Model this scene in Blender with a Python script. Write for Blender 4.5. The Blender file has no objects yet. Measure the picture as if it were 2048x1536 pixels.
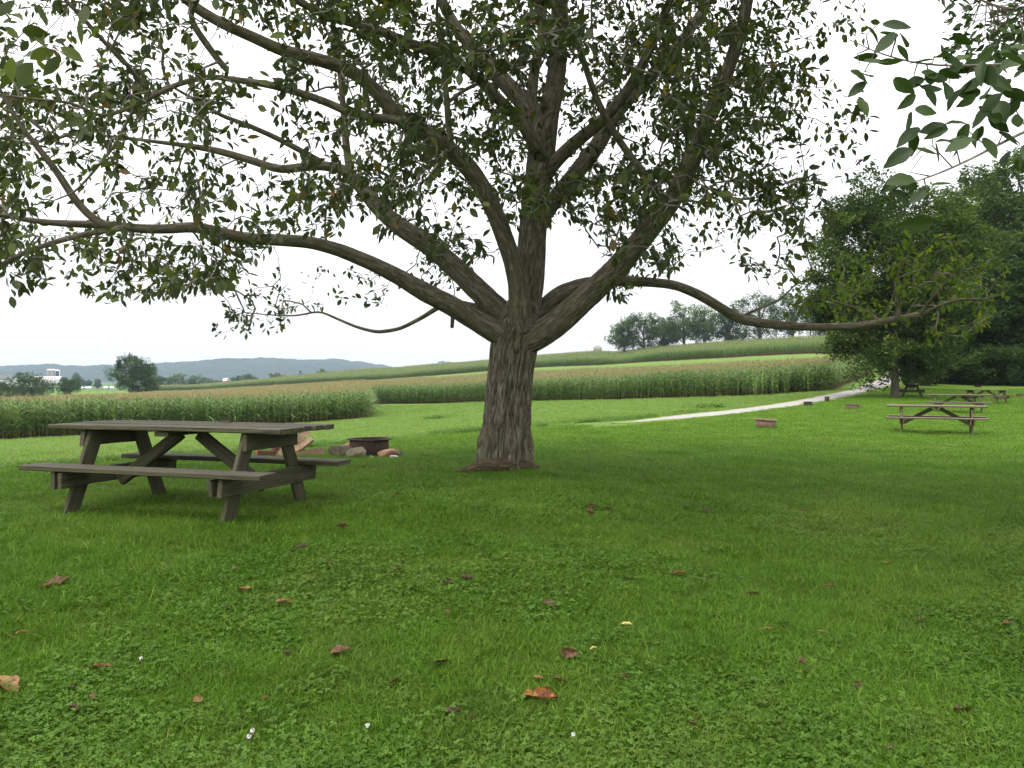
import bpy, math, random
import numpy as np
from mathutils import Vector, Matrix, Euler

# ------------------------------------------------------------------ camera, sky, sun, exposure
S = bpy.context.scene
COL = S.collection
F, HX, HY, CZ = 1657.0, 1024.0, 757.0, 1.5          # focal length in photo pixels, horizon row, eye height

cam = bpy.data.cameras.new('camera'); camo = bpy.data.objects.new('camera', cam); COL.objects.link(camo)
camo.location = (0, 0, CZ); camo.rotation_euler = (math.radians(90), 0, 0)
cam.sensor_width = 36; cam.lens = 36 * F / 2048; cam.shift_y = -(768 - HY) / 2048
cam.clip_start = 0.05; cam.clip_end = 9000
S.camera = camo

SUN_EL, SUN_AZ = math.radians(58), math.radians(215)   # azimuth clockwise from +Y: high, behind and to the left
world = bpy.data.worlds.new('World'); S.world = world; world.use_nodes = True
wn = world.node_tree; wn.nodes.clear()
wo = wn.nodes.new('ShaderNodeOutputWorld')
sky = wn.nodes.new('ShaderNodeTexSky'); sky.sky_type = 'NISHITA'; sky.sun_disc = False
sky.sun_elevation = SUN_EL; sky.sun_rotation = SUN_AZ; sky.dust_density = 4
bg1 = wn.nodes.new('ShaderNodeBackground'); bg1.inputs[1].default_value = 0.05
wn.links.new(sky.outputs[0], bg1.inputs[0])
tc = wn.nodes.new('ShaderNodeTexCoord'); sx = wn.nodes.new('ShaderNodeSeparateXYZ')
wn.links.new(tc.outputs['Generated'], sx.inputs[0])
mr = wn.nodes.new('ShaderNodeMapRange')                 # overcast luminance law: the zenith is brighter than the horizon
mr.inputs[1].default_value = 0; mr.inputs[2].default_value = 1; mr.inputs[3].default_value = 0.86; mr.inputs[4].default_value = 3.0
wn.links.new(sx.outputs[2], mr.inputs[0])
nz = wn.nodes.new('ShaderNodeTexNoise'); nz.inputs['Scale'].default_value = 2.2; nz.inputs['Detail'].default_value = 4
wn.links.new(tc.outputs['Generated'], nz.inputs['Vector'])
mr2 = wn.nodes.new('ShaderNodeMapRange'); mr2.inputs[3].default_value = 0.94; mr2.inputs[4].default_value = 1.06
wn.links.new(nz.outputs[0], mr2.inputs[0])
mul = wn.nodes.new('ShaderNodeMath'); mul.operation = 'MULTIPLY'
wn.links.new(mr.outputs[0], mul.inputs[0]); wn.links.new(mr2.outputs[0], mul.inputs[1])
bg2 = wn.nodes.new('ShaderNodeBackground'); bg2.inputs[0].default_value = (1.0, 0.972, 0.958, 1)
wn.links.new(mul.outputs[0], bg2.inputs[1])
ads = wn.nodes.new('ShaderNodeAddShader')
wn.links.new(bg1.outputs[0], ads.inputs[0]); wn.links.new(bg2.outputs[0], ads.inputs[1])
wn.links.new(ads.outputs[0], wo.inputs[0])

sl = bpy.data.lights.new('sun', 'SUN'); sl.energy = 1.3; sl.angle = math.radians(16); sl.color = (1.0, 0.97, 0.92)
so = bpy.data.objects.new('sun', sl); COL.objects.link(so)
d = Vector((math.sin(SUN_AZ) * math.cos(SUN_EL), math.cos(SUN_AZ) * math.cos(SUN_EL), math.sin(SUN_EL)))
so.rotation_euler = d.to_track_quat('Z', 'Y').to_euler(); so.location = (0, 0, 60)

S.view_settings.view_transform = 'Standard'; S.view_settings.look = 'None'
S.view_settings.gamma = 1; S.view_settings.use_curve_mapping = False
S.view_settings.exposure = 0.13
S.render.engine = 'CYCLES'
S.cycles.use_denoising = True
S.cycles.max_bounces = 6; S.cycles.diffuse_bounces = 3; S.cycles.glossy_bounces = 2
S.cycles.transmission_bounces = 3; S.cycles.volume_bounces = 1; S.cycles.transparent_max_bounces = 4
S.cycles.sample_clamp_indirect = 4
S.cycles.volume_max_steps = 64

rng = np.random.default_rng(7)
random.seed(7)

# ------------------------------------------------------------------ numeric helpers
def hashn(ix, iy, iz, seed):
    h = (ix.astype(np.int64) * 374761393 + iy.astype(np.int64) * 668265263 + iz.astype(np.int64) * 2147483647 + seed * 1274126177) & 0xffffffff
    h = ((h ^ (h >> 13)) * 1274126177) & 0xffffffff
    h = h ^ (h >> 16)
    return (h & 0xffff) / 65535.0 * 2 - 1

def noise(p, seed=0):
    p = np.asarray(p, float); i = np.floor(p); f = p - i; f = f * f * (3 - 2 * f); i = i.astype(np.int64)
    x, y, z = i[..., 0], i[..., 1], i[..., 2]; r = 0
    for dx in (0, 1):
        wx = f[..., 0] if dx else 1 - f[..., 0]
        for dy in (0, 1):
            wy = f[..., 1] if dy else 1 - f[..., 1]
            for dz in (0, 1):
                wz = f[..., 2] if dz else 1 - f[..., 2]
                r = r + wx * wy * wz * hashn(x + dx, y + dy, z + dz, seed)
    return r

def fbm(p, seed=0, oct=3):
    p = np.asarray(p, float); a = 1; s = 0; r = 0
    for k in range(oct):
        r = r + a * noise(p * (2.03 ** k), seed + k * 17); s += a; a *= 0.5
    return r / s

def at(px, py, Y):
    return np.array([(px - HX) / F * Y, Y, CZ - (py - HY) / F * Y])

# ------------------------------------------------------------------ terrain height field
COLS = {
 -300: [(3,.1),(6,.4),(10,.35),(20,-.4),(42,-2.25),(140,-5.5),(250,-6.5),(400,-6),(1000,-7.5),(5000,-8)],
 0:    [(3,.12),(6.5,.36),(10.8,.3),(20,-.25),(48,-2.06),(160,-4.8),(260,-6),(400,-5.5),(1000,-7.5),(5000,-8)],
 400:  [(3,.15),(6.5,.36),(12,.33),(20,-.1),(30,-.75),(60,-2.23),(120,-3.3),(230,-4.1),(380,-4.2),(450,-4),(600,-6.5),(1000,-8),(5000,-8)],
 735:  [(3,.15),(7,.4),(12,.36),(18,.08),(40,-.99),(68,-1.82),(103,-1.67),(200,-1.3),(320,.53),(430,5.2),(600,2),(1000,-8),(5000,-8)],
 900:  [(3,.15),(7,.4),(11,.35),(21,.07),(45,-.7),(98,-1.51),(175,-.4),(285,2.6),(400,7.2),(600,4),(1000,-6),(5000,-8)],
 1060: [(3,.15),(7,.36),(10.4,.34),(24,.08),(45,-.48),(85,-.91),(150,.5),(254,4.4),(355,9.6),(600,6),(1000,-4),(5000,-8)],
 1200: [(3,.14),(8,.3),(11,.28),(25,.06),(45,-.25),(77,-.6),(138,.9),(230,4.9),(330,11),(600,8),(1000,0),(5000,-8)],
 1350: [(3,.12),(10,.22),(20,.1),(31,.03),(71,-.21),(127,1.2),(195,5.4),(290,11.3),(600,8),(1000,4),(5000,-8)],
 1450: [(3,.1),(10,.2),(20,.08),(36,0),(67,-.04),(120,1.45),(180,6.06),(260,11.4),(600,10),(5000,0)],
 1650: [(3,.1),(10,.15),(24,.06),(40,.17),(47,.25),(55,.45),(63,.5),(110,1.9),(163,6.6),(240,12.1),(600,12),(5000,5)],
 1780: [(3,.1),(10,.12),(22.5,.02),(50,.35),(64,.8),(80,1.45),(110,2.6),(163,6),(240,11),(600,12),(5000,5)],
 1950: [(3,.1),(10,.1),(22.5,0),(35,.05),(46,.1),(58,.5),(75,1.1),(100,2),(200,6),(600,12),(5000,5)],
 2350: [(3,.1),(22.5,.05),(46,.3),(75,1.3),(100,2.2),(200,6),(600,12),(5000,5)],
}
LY0, LY1, NLY = math.log(0.5), math.log(5000), 460
AP0, AP1, NAP = -900.0, 2900.0, 190
_ly = np.linspace(LY0, LY1, NLY); _ks = sorted(COLS)
_tab = []
for k in _ks:
    a = np.array(COLS[k]); _tab.append(np.interp(_ly, np.log(a[:, 0]), a[:, 1]))
_tab = np.array(_tab)
def _smooth(A, n, axis):
    k = np.hanning(2 * n + 3)[1:-1]; k /= k.sum()
    pad = [(0, 0), (0, 0)]; pad[axis] = (n, n)
    B = np.pad(A, pad, mode='edge')
    return np.apply_along_axis(lambda v: np.convolve(v, k, 'valid'), axis, B)
_ap = np.linspace(AP0, AP1, NAP)
TAB = np.array([np.interp(_ap, _ks, _tab[:, j]) for j in range(NLY)]).T       # [px, ln Y]
TAB = _smooth(_smooth(TAB, 5, 1), 4, 0)

def zf(X, Y):
    X = np.asarray(X, float); Y = np.asarray(Y, float)
    R = np.sqrt(X * X + Y * Y); Yp = np.maximum(np.maximum(Y, 0.5 * R), 0.6)
    px = np.clip(HX + F * X / Yp, AP0, AP1 - 1e-6)
    px = np.where(Yp < 3, HX + (px - HX) * np.clip((Yp - .6) / 2.4, 0, 1), px)
    u = (px - AP0) / (AP1 - AP0) * (NAP - 1); v = (np.log(np.clip(Yp, .5, 4999)) - LY0) / (LY1 - LY0) * (NLY - 1)
    i = np.clip(u.astype(int), 0, NAP - 2); j = np.clip(v.astype(int), 0, NLY - 2); fu = u - i; fv = v - j
    z = (TAB[i, j] * (1 - fu) + TAB[i + 1, j] * fu) * (1 - fv) + (TAB[i, j + 1] * (1 - fu) + TAB[i + 1, j + 1] * fu) * fv
    P = np.stack([X * 0.55, Y * 0.55, X * 0], -1)
    return z + (0.032 * fbm(P * 1.3, 5, 3) + .014 * noise(P * 5.5, 15)) * np.clip(Yp / 8, 0.25, 1) * np.clip((60 - Yp) / 40, 0, 1)

def g(px, Y):                    # a point standing on the ground
    X = (px - HX) / F * Y
    return np.array([X, Y, float(zf(X, Y))])

ROAD = [(1060,24.2),(1150,25.6),(1250,27.3),(1350,31),(1450,36),(1600,45),(1700,56.5),(1740,65),(1778,80),(1800,105),(1815,140)]
HAY = [(-900,8.5),(-300,9.5),(0,10.8),(300,12.2),(640,16),(735,18.5),(900,21.5)] + ROAD + [(1830,400),(3000,400)]
FA_L = [(-300,42),(0,48),(735,68)]
FA_R = [(735,103),(900,98),(1060,85),(1250,75),(1440,67),(1650,63),(1700,65)]
BA = [(-300,140),(0,160),(400,230),(735,200),(1100,150),(1450,120),(1650,110),(1760,108)]
FB = [(300,402),(400,380),(735,320),(1100,254),(1450,180),(1650,163),(1760,158)]
BB = [(300,458),(400,455),(735,438),(900,408),(1100,360),(1200,340),(1450,272),(1650,252),(1760,245)]
def ip(L, x): return np.interp(x, [a for a, b in L], [b for a, b in L])
def a_front(px): return np.where(px < 735, ip(FA_L, px), ip(FA_R, px))

# ------------------------------------------------------------------ object helpers
def tag(o, label=None, cat=None, group=None, kind=None):
    if label: o['label'] = label
    if cat: o['category'] = cat
    if group: o['group'] = group
    if kind: o['kind'] = kind
    return o

def empty(name, loc=(0, 0, 0), rz=0, rot=None):
    o = bpy.data.objects.new(name, None); COL.objects.link(o); o.location = tuple(float(v) for v in loc)
    o.rotation_euler = rot if rot else (0, 0, rz); o.empty_display_size = 0.2
    return o

def mesh(name, V, Fc, mats=(), smooth=False, attrs=None, matidx=None):
    V = np.asarray(V, np.float32); me = bpy.data.meshes.new(name)
    if isinstance(Fc, np.ndarray) and Fc.ndim == 2:
        n, k = Fc.shape
        me.vertices.add(len(V)); me.vertices.foreach_set('co', V.ravel())
        me.loops.add(n * k); me.loops.foreach_set('vertex_index', Fc.astype(np.int32).ravel())
        me.polygons.add(n); me.polygons.foreach_set('loop_start', np.arange(0, n * k, k, dtype=np.int32))
        me.update(calc_edges=True); me.validate()
    else:
        me.from_pydata([tuple(map(float, v)) for v in V], [], [tuple(int(i) for i in f) for f in Fc])
    if not isinstance(mats, (list, tuple)): mats = [mats]
    for m in mats: me.materials.append(m)
    if matidx is not None: me.polygons.foreach_set('material_index', np.asarray(matidx, np.int32))
    if smooth: me.polygons.foreach_set('use_smooth', np.ones(len(me.polygons), bool))
    for k, v in (attrs or {}).items():
        v = np.asarray(v, np.float32)
        if v.ndim == 1:
            a = me.attributes.new(k, 'FLOAT', 'POINT'); a.data.foreach_set('value', v)
        else:
            a = me.attributes.new(k, 'FLOAT_VECTOR', 'POINT'); a.data.foreach_set('vector', v.ravel())
    return me

def obj(name, me, parent=None, loc=None, rot=None, scale=None):
    o = bpy.data.objects.new(name, me); COL.objects.link(o)
    if parent is not None: o.parent = parent
    if loc is not None: o.location = tuple(float(v) for v in loc)
    if rot is not None: o.rotation_euler = rot
    if scale is not None: o.scale = scale if hasattr(scale, '__len__') else (scale,) * 3
    return o

# ------------------------------------------------------------------ materials
class M:
    def __init__(s, name, rough=0.8, spec=0.3):
        s.m = bpy.data.materials.new(name); s.m.use_nodes = True; s.t = s.m.node_tree; s.n = s.t.nodes
        s.b = s.n['Principled BSDF']; s.b.inputs['Roughness'].default_value = rough
        s.b.inputs['Specular IOR Level'].default_value = spec
    def add(s, ty, **kw):
        n = s.n.new(ty)
        for k, v in kw.items():
            if k.startswith('i_'): n.inputs[k[2:].replace('_', ' ')].default_value = v
            else: setattr(n, k, v)
        return n
    def ln(s, a, b): s.t.links.new(a, b)
    def noise(s, scale, vec=None, detail=4, rough=0.6, dist=0):
        n = s.add('ShaderNodeTexNoise'); n.inputs['Scale'].default_value = scale; n.inputs['Detail'].default_value = detail
        n.inputs['Roughness'].default_value = rough; n.inputs['Distortion'].default_value = dist
        if vec is not None: s.ln(vec, n.inputs['Vector'])
        return n.outputs[0]
    def coord(s, kind='Object', scale=(1, 1, 1), attr=None, offset=None):
        if attr: src = s.add('ShaderNodeAttribute', attribute_name=attr).outputs['Vector']
        elif kind == 'Position': src = s.add('ShaderNodeNewGeometry').outputs['Position']
        else: src = s.add('ShaderNodeTexCoord').outputs[kind]
        m = s.add('ShaderNodeMapping'); m.inputs['Scale'].default_value = scale; s.ln(src, m.inputs['Vector'])
        if offset is not None: s.ln(offset, m.inputs['Location'])
        return m.outputs[0]
    def ramp(s, fac, stops, interp='LINEAR'):
        r = s.add('ShaderNodeValToRGB'); r.color_ramp.interpolation = interp
        e = r.color_ramp.elements
        while len(e) < len(stops): e.new(0.5)
        for k, (p, c) in enumerate(stops):
            e[k].position = p; e[k].color = (*c, 1) if len(c) == 3 else c
        s.ln(fac, r.inputs[0]); return r.outputs[0]
    def mix(s, fac, a, b, mode='MIX'):
        m = s.add('ShaderNodeMix', data_type='RGBA', blend_type=mode)
        for v, i in ((fac, 0), (a, 6), (b, 7)):
            if isinstance(v, bpy.types.NodeSocket): s.ln(v, m.inputs[i])
            elif i == 0: m.inputs[0].default_value = v
            else: m.inputs[i].default_value = (*v, 1)
        return m.outputs[2]
    def math(s, op, a, b=0.0, clamp=False):
        m = s.add('ShaderNodeMath', operation=op, use_clamp=clamp)
        for v, i in ((a, 0), (b, 1)):
            if isinstance(v, bpy.types.NodeSocket): s.ln(v, m.inputs[i])
            else: m.inputs[i].default_value = v
        return m.outputs[0]
    def attr(s, name): return s.add('ShaderNodeAttribute', attribute_name=name).outputs['Fac']
    def rand(s): return s.add('ShaderNodeObjectInfo').outputs['Random']
    def col(s, c):
        if isinstance(c, bpy.types.NodeSocket): s.ln(c, s.b.inputs['Base Color'])
        else: s.b.inputs['Base Color'].default_value = (*c, 1)
    def bump(s, h, strength=0.5, dist=0.01):
        b = s.add('ShaderNodeBump'); b.inputs['Strength'].default_value = strength; b.inputs['Distance'].default_value = dist
        s.ln(h, b.inputs['Height']); s.ln(b.outputs[0], s.b.inputs['Normal'])
    def translucent(s, c, f):
        t = s.add('ShaderNodeBsdfTranslucent')
        if isinstance(c, bpy.types.NodeSocket): s.ln(c, t.inputs[0])
        else: t.inputs[0].default_value = (*c, 1)
        mx = s.add('ShaderNodeMixShader'); mx.inputs[0].default_value = f
        s.ln(s.b.outputs[0], mx.inputs[1]); s.ln(t.outputs[0], mx.inputs[2])
        out = s.n['Material Output']; s.ln(mx.outputs[0], out.inputs['Surface'])

def mat_leaf(name, stops, trans=0.35, rough=0.75, spec=0.1):
    m = M(name, rough, spec)
    t = m.attr('tint')
    c = m.ramp(t, stops)
    bk = m.add('ShaderNodeNewGeometry').outputs['Backfacing']
    c2 = m.mix(m.math('MULTIPLY', bk, 0.5), c, (0.13, 0.16, 0.09))
    m.col(c2)
    tr = m.mix(1.0, c, (1.3, 1.5, 0.5), 'MULTIPLY')
    m.translucent(tr, trans)
    return m.m

MAT = {}
# lawn and field ground
def ground_material():
    m = M('ground_grass', 0.95, 0.1)
    P = m.coord('Position')
    n1 = m.noise(0.35, P, 5, 0.6); n2 = m.noise(7, P, 5, 0.7); n3 = m.noise(45, P, 4, 0.75); n4 = m.noise(0.06, P, 3)
    lawn = m.ramp(n2, [(0.25, (0.055, 0.105, 0.009)), (0.5, (0.095, 0.175, 0.016)), (0.72, (0.145, 0.235, 0.028))])
    lawn = m.mix(m.math('MULTIPLY', m.ramp(n1, [(0.45, (0, 0, 0)), (0.7, (1, 1, 1))]), 0.5), lawn, (0.15, 0.225, 0.026))
    fine = m.ramp(n3, [(0.3, (0.55, 0.55, 0.55)), (0.7, (1.3, 1.3, 1.3))])
    lawn = m.mix(1.0, lawn, fine, 'MULTIPLY')
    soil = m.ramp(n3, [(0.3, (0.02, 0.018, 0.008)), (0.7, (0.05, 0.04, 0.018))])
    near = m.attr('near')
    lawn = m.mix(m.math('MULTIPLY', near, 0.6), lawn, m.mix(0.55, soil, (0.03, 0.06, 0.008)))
    hay = m.ramp(n2, [(0.3, (0.082, 0.16, 0.028)), (0.7, (0.128, 0.215, 0.045))])
    hay = m.mix(m.math('MULTIPLY', n1, 0.5), hay, (0.14, 0.215, 0.045))
    hay = m.mix(1.0, hay, m.ramp(n3, [(0.25, (0.7, 0.7, 0.7)), (0.75, (1.2, 1.2, 1.2))]), 'MULTIPLY')
    c = m.mix(m.attr('hay'), lawn, hay)
    csoil = m.ramp(n3, [(0.3, (0.07, 0.05, 0.025)), (0.7, (0.13, 0.10, 0.05))])
    c = m.mix(m.attr('corn'), c, csoil)
    vo = m.add('ShaderNodeTexVoronoi'); vo.inputs['Scale'].default_value = 1.0
    m.ln(m.coord('Position', (0.004, 0.0022, 0)), vo.inputs['Vector'])
    far = m.ramp(m.math('FRACT', m.math('MULTIPLY', m.add('ShaderNodeSeparateColor').outputs[0], 1.0)), [(0, (0.1, 0.16, 0.04)), (1, (0.1, 0.16, 0.04))])
    sc = m.add('ShaderNodeSeparateColor'); m.ln(vo.outputs['Color'], sc.inputs[0])
    far = m.ramp(sc.outputs[0], [(0.0, (0.075, 0.15, 0.035)), (0.3, (0.14, 0.19, 0.06)), (0.5, (0.06, 0.12, 0.03)), (0.75, (0.17, 0.20, 0.075))], 'CONSTANT')
    c = m.mix(m.attr('far'), c, far)
    m.col(c)
    m.bump(m.math('ADD', n3, m.math('MULTIPLY', n2, 1.5)), 0.7, 0.04)
    return m.m
MAT['ground'] = ground_material()

def gravel():
    m = M('pale_gravel', 0.95, 0.1); P = m.coord('Position')
    n = m.noise(30, P, 6, 0.8); n2 = m.noise(1.2, P, 4)
    c = m.ramp(n, [(0.3, (0.20, 0.19, 0.185)), (0.7, (0.40, 0.385, 0.375))])
    c = m.mix(m.ramp(n2, [(0.5, (0, 0, 0)), (0.8, (.5, .5, .5))]), c, (0.33, 0.30, 0.25))
    e = m.attr('edge')
    c = m.mix(m.ramp(m.math('ADD', e, m.math('MULTIPLY', m.noise(3, P, 5), 0.55)), [(0.92, (0, 0, 0)), (1.05, (1, 1, 1))]), c, (0.16, 0.20, 0.06))
    m.col(c); m.bump(n, 0.6, 0.02); return m.m
MAT['gravel'] = gravel()

def grass_mat(name, stops, trans=0.35):
    m = M(name, 0.6, 0.2)
    r = m.add('ShaderNodeAttribute', attribute_name='tint').outputs['Fac']
    P = m.coord('Position', (1, 1, 0)); big = m.noise(0.9, P, 4, 0.6)
    f = m.math('ADD', m.math('MULTIPLY', r, 0.62), m.math('MULTIPLY', m.math('SUBTRACT', big, 0.2), 0.62), True)
    c = m.ramp(f, stops)
    pale = m.ramp(m.noise(0.42, P, 5, 0.7, 0.6), [(0.5, (0, 0, 0)), (0.66, (.5, .5, .5))])
    c = m.mix(m.math('MULTIPLY', pale, 1.0), c, m.mix(0.5, c, (0.24, 0.29, 0.075)))
    dark = m.ramp(m.noise(2.6, P, 4, 0.7), [(0.30, (.55, .55, .55)), (0.46, (0, 0, 0))])
    c = m.mix(dark, c, m.mix(0.7, c, (0.03, 0.07, 0.008))); m.col(c)
    m.translucent(m.mix(1.0, c, (1.2, 1.35, 0.6), 'MULTIPLY'), trans); return m.m
MAT['grass'] = grass_mat('grass_blades', [(0.0, (0.036, 0.088, 0.006)), (0.4, (0.084, 0.175, 0.012)), (0.7, (0.135, 0.25, 0.022)), (1.0, (0.28, 0.36, 0.07))])
MAT['clover'] = grass_mat('clover_leaves', [(0.0, (0.045, 0.100, 0.010)), (0.5, (0.082, 0.165, 0.019)), (1.0, (0.13, 0.235, 0.036))])
MAT['weed'] = grass_mat('weed_leaves', [(0.0, (0.06, 0.13, 0.02)), (0.5, (0.10, 0.19, 0.035)), (1.0, (0.17, 0.28, 0.06))])
MAT['hay'] = grass_mat('hay_blades', [(0.0, (0.09, 0.16, 0.03)), (0.5, (0.155, 0.25, 0.05)), (1.0, (0.25, 0.33, 0.10))])
MAT['straw'] = grass_mat('dry_blades', [(0.0, (0.22, 0.22, 0.09)), (1.0, (0.34, 0.31, 0.15))], 0.2)

def corn_mats():
    m = M('corn_leaf', 0.5, 0.35)
    t = m.attr('tint'); h = m.attr('high')
    c = m.ramp(t, [(0, (0.065, 0.125, 0.030)), (0.5, (0.125, 0.215, 0.06)), (1, (0.26, 0.35, 0.12))])
    P = m.coord('Position', (1, 1, 0)); big = m.noise(0.045, P, 3, 0.6)
    c = m.mix(m.ramp(big, [(0.45, (0, 0, 0)), (0.65, (.45, .45, .45))]), c, (0.15, 0.22, 0.07))
    c = m.mix(m.ramp(h, [(0.05, (.8, .8, .8)), (0.3, (0, 0, 0))]), c, (0.26, 0.19, 0.07))
    m.col(c); m.translucent(m.mix(1.0, c, (1.2, 1.35, 0.6), 'MULTIPLY'), 0.3)
    t_ = M('corn_tassel', 0.8, 0.1); t_.col(t_.ramp(t_.attr('tint'), [(0, (0.16, 0.135, 0.06)), (1, (0.31, 0.265, 0.13))])); t_.translucent((0.4, 0.3, 0.14), 0.3)
    return m.m, t_.m
MAT['corn'], MAT['tassel'] = corn_mats()

def bark(name, c0, c1, moss=0.35, sc=1.0):
    m = M(name, 0.9, 0.15)
    B = m.coord(attr='bk', scale=(34 * sc, 34 * sc, 7 * sc)); n1 = m.noise(1.0, B, 7, 0.6, 0.6)
    B2 = m.coord(attr='bk', scale=(3, 3, 1.2)); n2 = m.noise(1.0, B2, 5)
    c = m.ramp(n1, [(0.33, tuple(v * 0.55 for v in c0)), (0.5, c0), (0.7, c1)])
    c = m.mix(m.ramp(n2, [(0.45, (0, 0, 0)), (0.7, (moss,) * 3)]), c, (0.085, 0.105, 0.045))
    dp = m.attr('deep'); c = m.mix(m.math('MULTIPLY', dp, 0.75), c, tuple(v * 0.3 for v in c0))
    m.col(c); m.bump(n1, 0.8, 0.012 / sc); return m.m
MAT['bark'] = bark('tree_bark', (0.14, 0.12, 0.088), (0.27, 0.24, 0.185), .5)
MAT['twig'] = bark('twig_bark', (0.20, 0.18, 0.15), (0.36, 0.34, 0.30), 0.2, 2)
MAT['root'] = bark('root_bark', (0.075, 0.056, 0.036), (0.17, 0.13, 0.085), .3)
MAT['bark2'] = bark('dark_bark', (0.09, 0.075, 0.055), (0.16, 0.14, 0.11))

MAT['leaf'] = mat_leaf('walnut_leaf', [(0, (0.026, 0.035, 0.015)), (0.5, (0.058, 0.075, 0.026)), (0.86, (0.125, 0.155, 0.040)), (0.93, (0.20, 0.16, 0.03)), (1, (0.15, 0.075, 0.035))], 0.36, 0.6, 0.15)
MAT['leafy'] = mat_leaf('yellowing_leaf', [(0, (0.05, 0.085, 0.015)), (0.6, (0.11, 0.16, 0.03)), (0.9, (0.19, 0.22, 0.04)), (1, (0.22, 0.13, 0.04))], 0.4)
MAT['leafr'] = mat_leaf('broad_leaf', [(0, (0.022, 0.045, 0.014)), (0.7, (0.05, 0.085, 0.022)), (1, (0.10, 0.16, 0.035))], 0.22, 0.5, 0.28)
MAT['fol_a'] = mat_leaf('maple_foliage', [(0, (0.020, 0.039, 0.008)), (0.5, (0.050, 0.084, 0.016)), (1, (0.118, 0.168, 0.034))], 0.25)
MAT['fol_b'] = mat_leaf('wood_foliage', [(0, (0.014, 0.034, 0.008)), (0.5, (0.034, 0.070, 0.015)), (1, (0.075, 0.125, 0.028))], 0.25)
MAT['fol_c'] = mat_leaf('light_foliage', [(0, (0.04, 0.075, 0.028)), (0.5, (0.08, 0.13, 0.045)), (1, (0.14, 0.19, 0.07))], 0.3)
MAT['fol_d'] = mat_leaf('blue_conifer_foliage', [(0, (0.02, 0.04, 0.022)), (1, (0.06, 0.09, 0.05))], 0.1)

def wood(name, dark, light, algae, top):
    m = M(name, 0.85, 0.2)
    off = m.add('ShaderNodeCombineXYZ'); r = m.rand(); m.ln(m.math('MULTIPLY', r, 37.0), off.inputs[0]); m.ln(m.math('MULTIPLY', r, 11.0), off.inputs[1])
    V = m.coord('Object', (1.2, 26, 26), offset=off.outputs[0]); n = m.noise(1.4, V, 7, 0.65, 0.8)
    V2 = m.coord('Object', (2.0, 4, 4), offset=off.outputs[0]); n2 = m.noise(1.3, V2, 5)
    V3 = m.coord('Object', (2.5, 90, 90), offset=off.outputs[0]); n3 = m.noise(1.0, V3, 3, 0.7)
    c = m.ramp(n, [(0.3, dark), (0.7, light)])
    c = m.mix(m.ramp(n2, [(0.4, (0, 0, 0)), (0.68, (.75, .75, .75))]), c, algae)
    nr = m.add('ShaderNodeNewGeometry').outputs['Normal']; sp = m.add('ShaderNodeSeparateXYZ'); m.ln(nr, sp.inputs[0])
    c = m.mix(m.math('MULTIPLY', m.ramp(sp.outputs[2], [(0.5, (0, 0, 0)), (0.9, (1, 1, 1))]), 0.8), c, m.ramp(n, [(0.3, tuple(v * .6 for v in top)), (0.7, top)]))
    c = m.mix(m.ramp(n3, [(0.34, (.85, .85, .85)), (0.46, (0, 0, 0))]), c, tuple(v * 0.35 for v in dark))
    c = m.mix(m.math('MULTIPLY', r, 0.5), c, tuple(v * 0.55 for v in light))
    m.col(c); m.bump(m.math('ADD', n, n3), 0.6, 0.006); return m.m
MAT['wood'] = wood('weathered_wood', (0.036, 0.034, 0.020), (0.118, 0.110, 0.070), (0.068, 0.078, 0.028), (0.150, 0.138, 0.122))
MAT['wood_b'] = wood('brown_wood', (0.075, 0.058, 0.038), (0.18, 0.145, 0.095), (0.095, 0.095, 0.05), (0.36, 0.32, 0.26))

def simple(name, c0, c1, scale, rough=0.8, bump=0.4, dist=0.01, coord='Object', spec=0.2):
    m = M(name, rough, spec); V = m.coord(coord); n = m.noise(scale, V, 6, 0.65)
    m.col(m.ramp(n, [(0.32, c0), (0.68, c1)])); m.bump(n, bump, dist); return m.m
MAT['rust'] = simple('rusty_steel', (0.036, 0.026, 0.021), (0.085, 0.055, 0.044), 14, 0.85, 0.3, 0.004)
MAT['rust_dark'] = simple('sooty_steel', (0.022, 0.017, 0.015), (0.07, 0.05, 0.042), 12, 0.8, 0.3, 0.004)
MAT['rust_tan'] = simple('tan_rusty_steel', (0.13, 0.092, 0.060), (0.24, 0.175, 0.115), 10, 0.85, 0.3, 0.004)
MAT['stone'] = simple('grey_brown_stone', (0.09, 0.07, 0.05), (0.22, 0.19, 0.14), 9, 0.9, 0.8, 0.02)
MAT['stone_g'] = simple('mossy_stone', (0.13, 0.12, 0.08), (0.27, 0.23, 0.16), 9, 0.9, 0.8, 0.02)
MAT['stone_r'] = simple('reddish_stone', (0.24, 0.13, 0.08), (0.42, 0.26, 0.18), 9, 0.9, 0.8, 0.02)
MAT['stone_w'] = simple('pale_stone', (0.36, 0.34, 0.28), (0.55, 0.52, 0.46), 12, 0.9, 0.6, 0.01)
MAT['logwood'] = simple('split_wood', (0.34, 0.21, 0.12), (0.62, 0.46, 0.31), 16, 0.8, 0.4, 0.004)
MAT['logred'] = simple('reddish_split_wood', (0.22, 0.09, 0.05), (0.42, 0.20, 0.11), 16, 0.8, 0.4, 0.004)
MAT['logbark'] = simple('log_bark', (0.05, 0.035, 0.025), (0.13, 0.09, 0.06), 30, 0.95, 0.8, 0.01)
MAT['white'] = simple('white_paint', (0.7, 0.7, 0.7), (0.8, 0.8, 0.8), 0.3, 0.7, 0, 0.01)
MAT['greyroof'] = simple('pale_metal_roof', (0.42, 0.42, 0.43), (0.55, 0.55, 0.56), 0.2, 0.6, 0, 0.01)
MAT['darkroof'] = simple('dark_shingle', (0.08, 0.08, 0.09), (0.14, 0.14, 0.15), 0.5, 0.8, 0, 0.01)
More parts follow.
